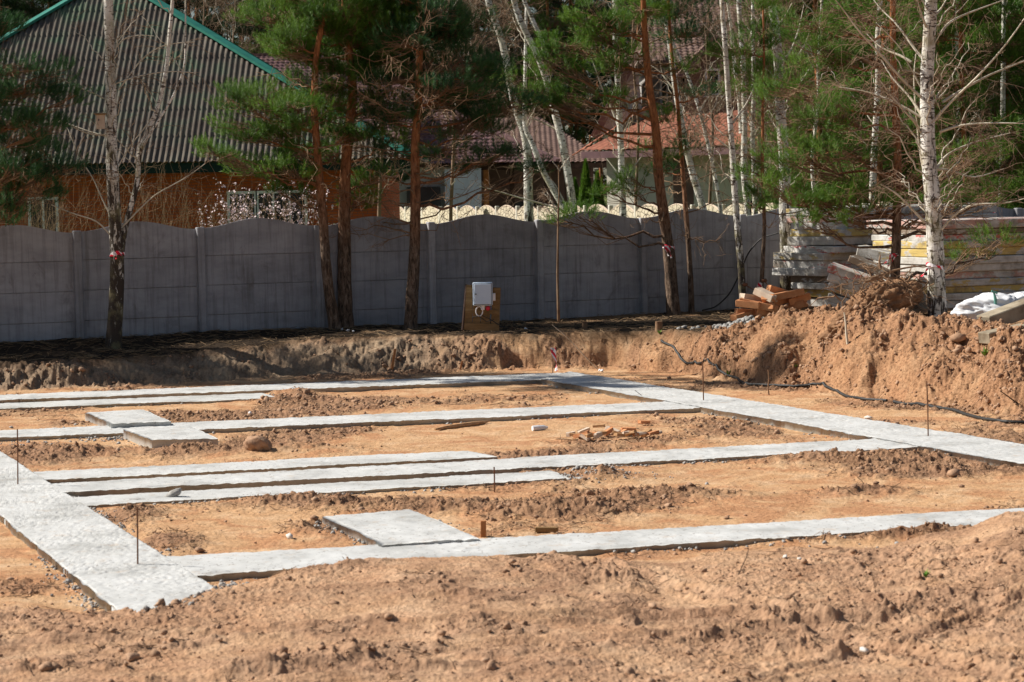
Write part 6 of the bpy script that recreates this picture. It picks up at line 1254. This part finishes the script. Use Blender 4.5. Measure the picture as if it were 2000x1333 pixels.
# sticks and twigs standing in the bank
def stick(pts, r, label, mat='twig_l', up=0., grp="sticks in the soil"):
    p0 = T(*pts[0]); Q = [PY(u, v, p0[1] + up * i) for i, (u, v) in enumerate(pts)]; m = MB(); m.tube(spline(Q, 10), list(np.linspace(r, r * .5, 10)), 5); tag(m.obj("stick", M[mat]), label, "stick", grp)
stick([(1168, 722), (1140, 695), (1115, 665), (1078, 634)], .010, "long pale cut branch leaning up the bank behind the ribbon stake"); stick([(1656, 672), (1653, 650), (1652, 628), (1649, 610)], .022, "short whitish root stub standing on the spoil heap", 'twig_l'); stick([(1502, 772), (1500, 755), (1502, 738), (1500, 722)], .012, "forked brown twig stuck in the foot of the spoil heap", 'rootw')
stick([(1441, 1125), (1450, 1105), (1460, 1085), (1462, 1070)], .004, "thin bent twig on the near mound at right", 'twig_d'); stick([(1990, 790), (1970, 775), (1953, 763)], .010, "dark twig poking from the spoil heap at the right edge", 'twig_d'); stick([(385, 640), (390, 600), (382, 560), (372, 520), (375, 480)], .008, "thin dead branch standing against the left fence bay", 'twig_d')
stick([(1267, 782), (1250, 770), (1240, 762)], .006, "small dark twig at the end of the middle strip", 'twig_d'); stick([(1725, 665), (1690, 720), (1670, 730)], .01, "root trailing down the spoil heap", 'rootw')
# stumps
for (u, v, s, lab) in [(1287, 640, .06, "small cut stump on the dark verge near the leaning pine"), (1142, 640, .045, "smaller cut stump on the verge left of the other stump")]:
    p = T(u, v + 4); m = MB(); m.tube([p - (0, 0, .1), p + (0, 0, .02), p + (0, 0, .13)], [s * 1.3, s, s * .95], 10); tag(m.obj("cut_stump", M['rootw']), lab, "stump", "cut stumps")
# sprouts
def sprout(u, v, s, lab, n=24):
    p = T(u, v); rng = np.random.default_rng(int(u)); V = []; fc = []
    for i in range(n):
        a = rng.uniform(0, 2 * pi); l = s * rng.uniform(.5, 1); d = np.array([cos(a) * .6, sin(a) * .6, rng.uniform(.4, 1.2)]); sd = nrmz(np.cross(d, [0, 0, 1.])) * s * .10; k = len(V); V += [p, p + d * l * .5 + sd, p + d * l, p + d * l * .5 - sd]; fc.append((k, k + 1, k + 2, k + 3))
    tag(obj("weed", np.array(V), fc, M['sprout']), lab, "weed", "green weeds on bare soil")
sprout(1923, 700, .13, "fresh green weed on the spoil heap slope below the beams"); sprout(1808, 1130, .06, "small green weed on the near mound at right"); sprout(1423, 736, .10, "green weed at the foot of the bank beside the hose"); sprout(1554, 722, .06, "tiny green weed on the spoil heap slope"); sprout(1288, 655, .08, "green weed at the foot of the cut stump")
tag(scatter("litter", np.array([T(u, v) + (0, 0, .02) for u, v in [(680, 648), (690, 650), (668, 646), (1027, 645), (488, 812), (1171, 725), (1176, 727), (900, 928)]]), np.array([.03, .025, .03, .03, .03, .03, .03, .025]), M['plas'], 3), kind='stuff')

p = PY(196, 238, 37.75); t = thing("nest_box", p - (0, 0, .13), "orange wooden nest box hung on the left side of the double-stemmed birch", "nest box")
m = MB(); m.box(p, (.13, .13, .22), rotz(.3), 0, .004); m.obj("body", M['brickp'], t); m = MB(); m.box(p + (0, -.01, .125), (.18, .18, .02), rotz(.3) @ rotx(.12), 0, .003); m.obj("roof_board", M['plank'], t)
m = MB(); q = p + (-.02 + .0, -.066, .03); m.tube([q, q + (-.002, -.006, 0)], .02, 12); m.obj("entrance_hole", M['black'], t)
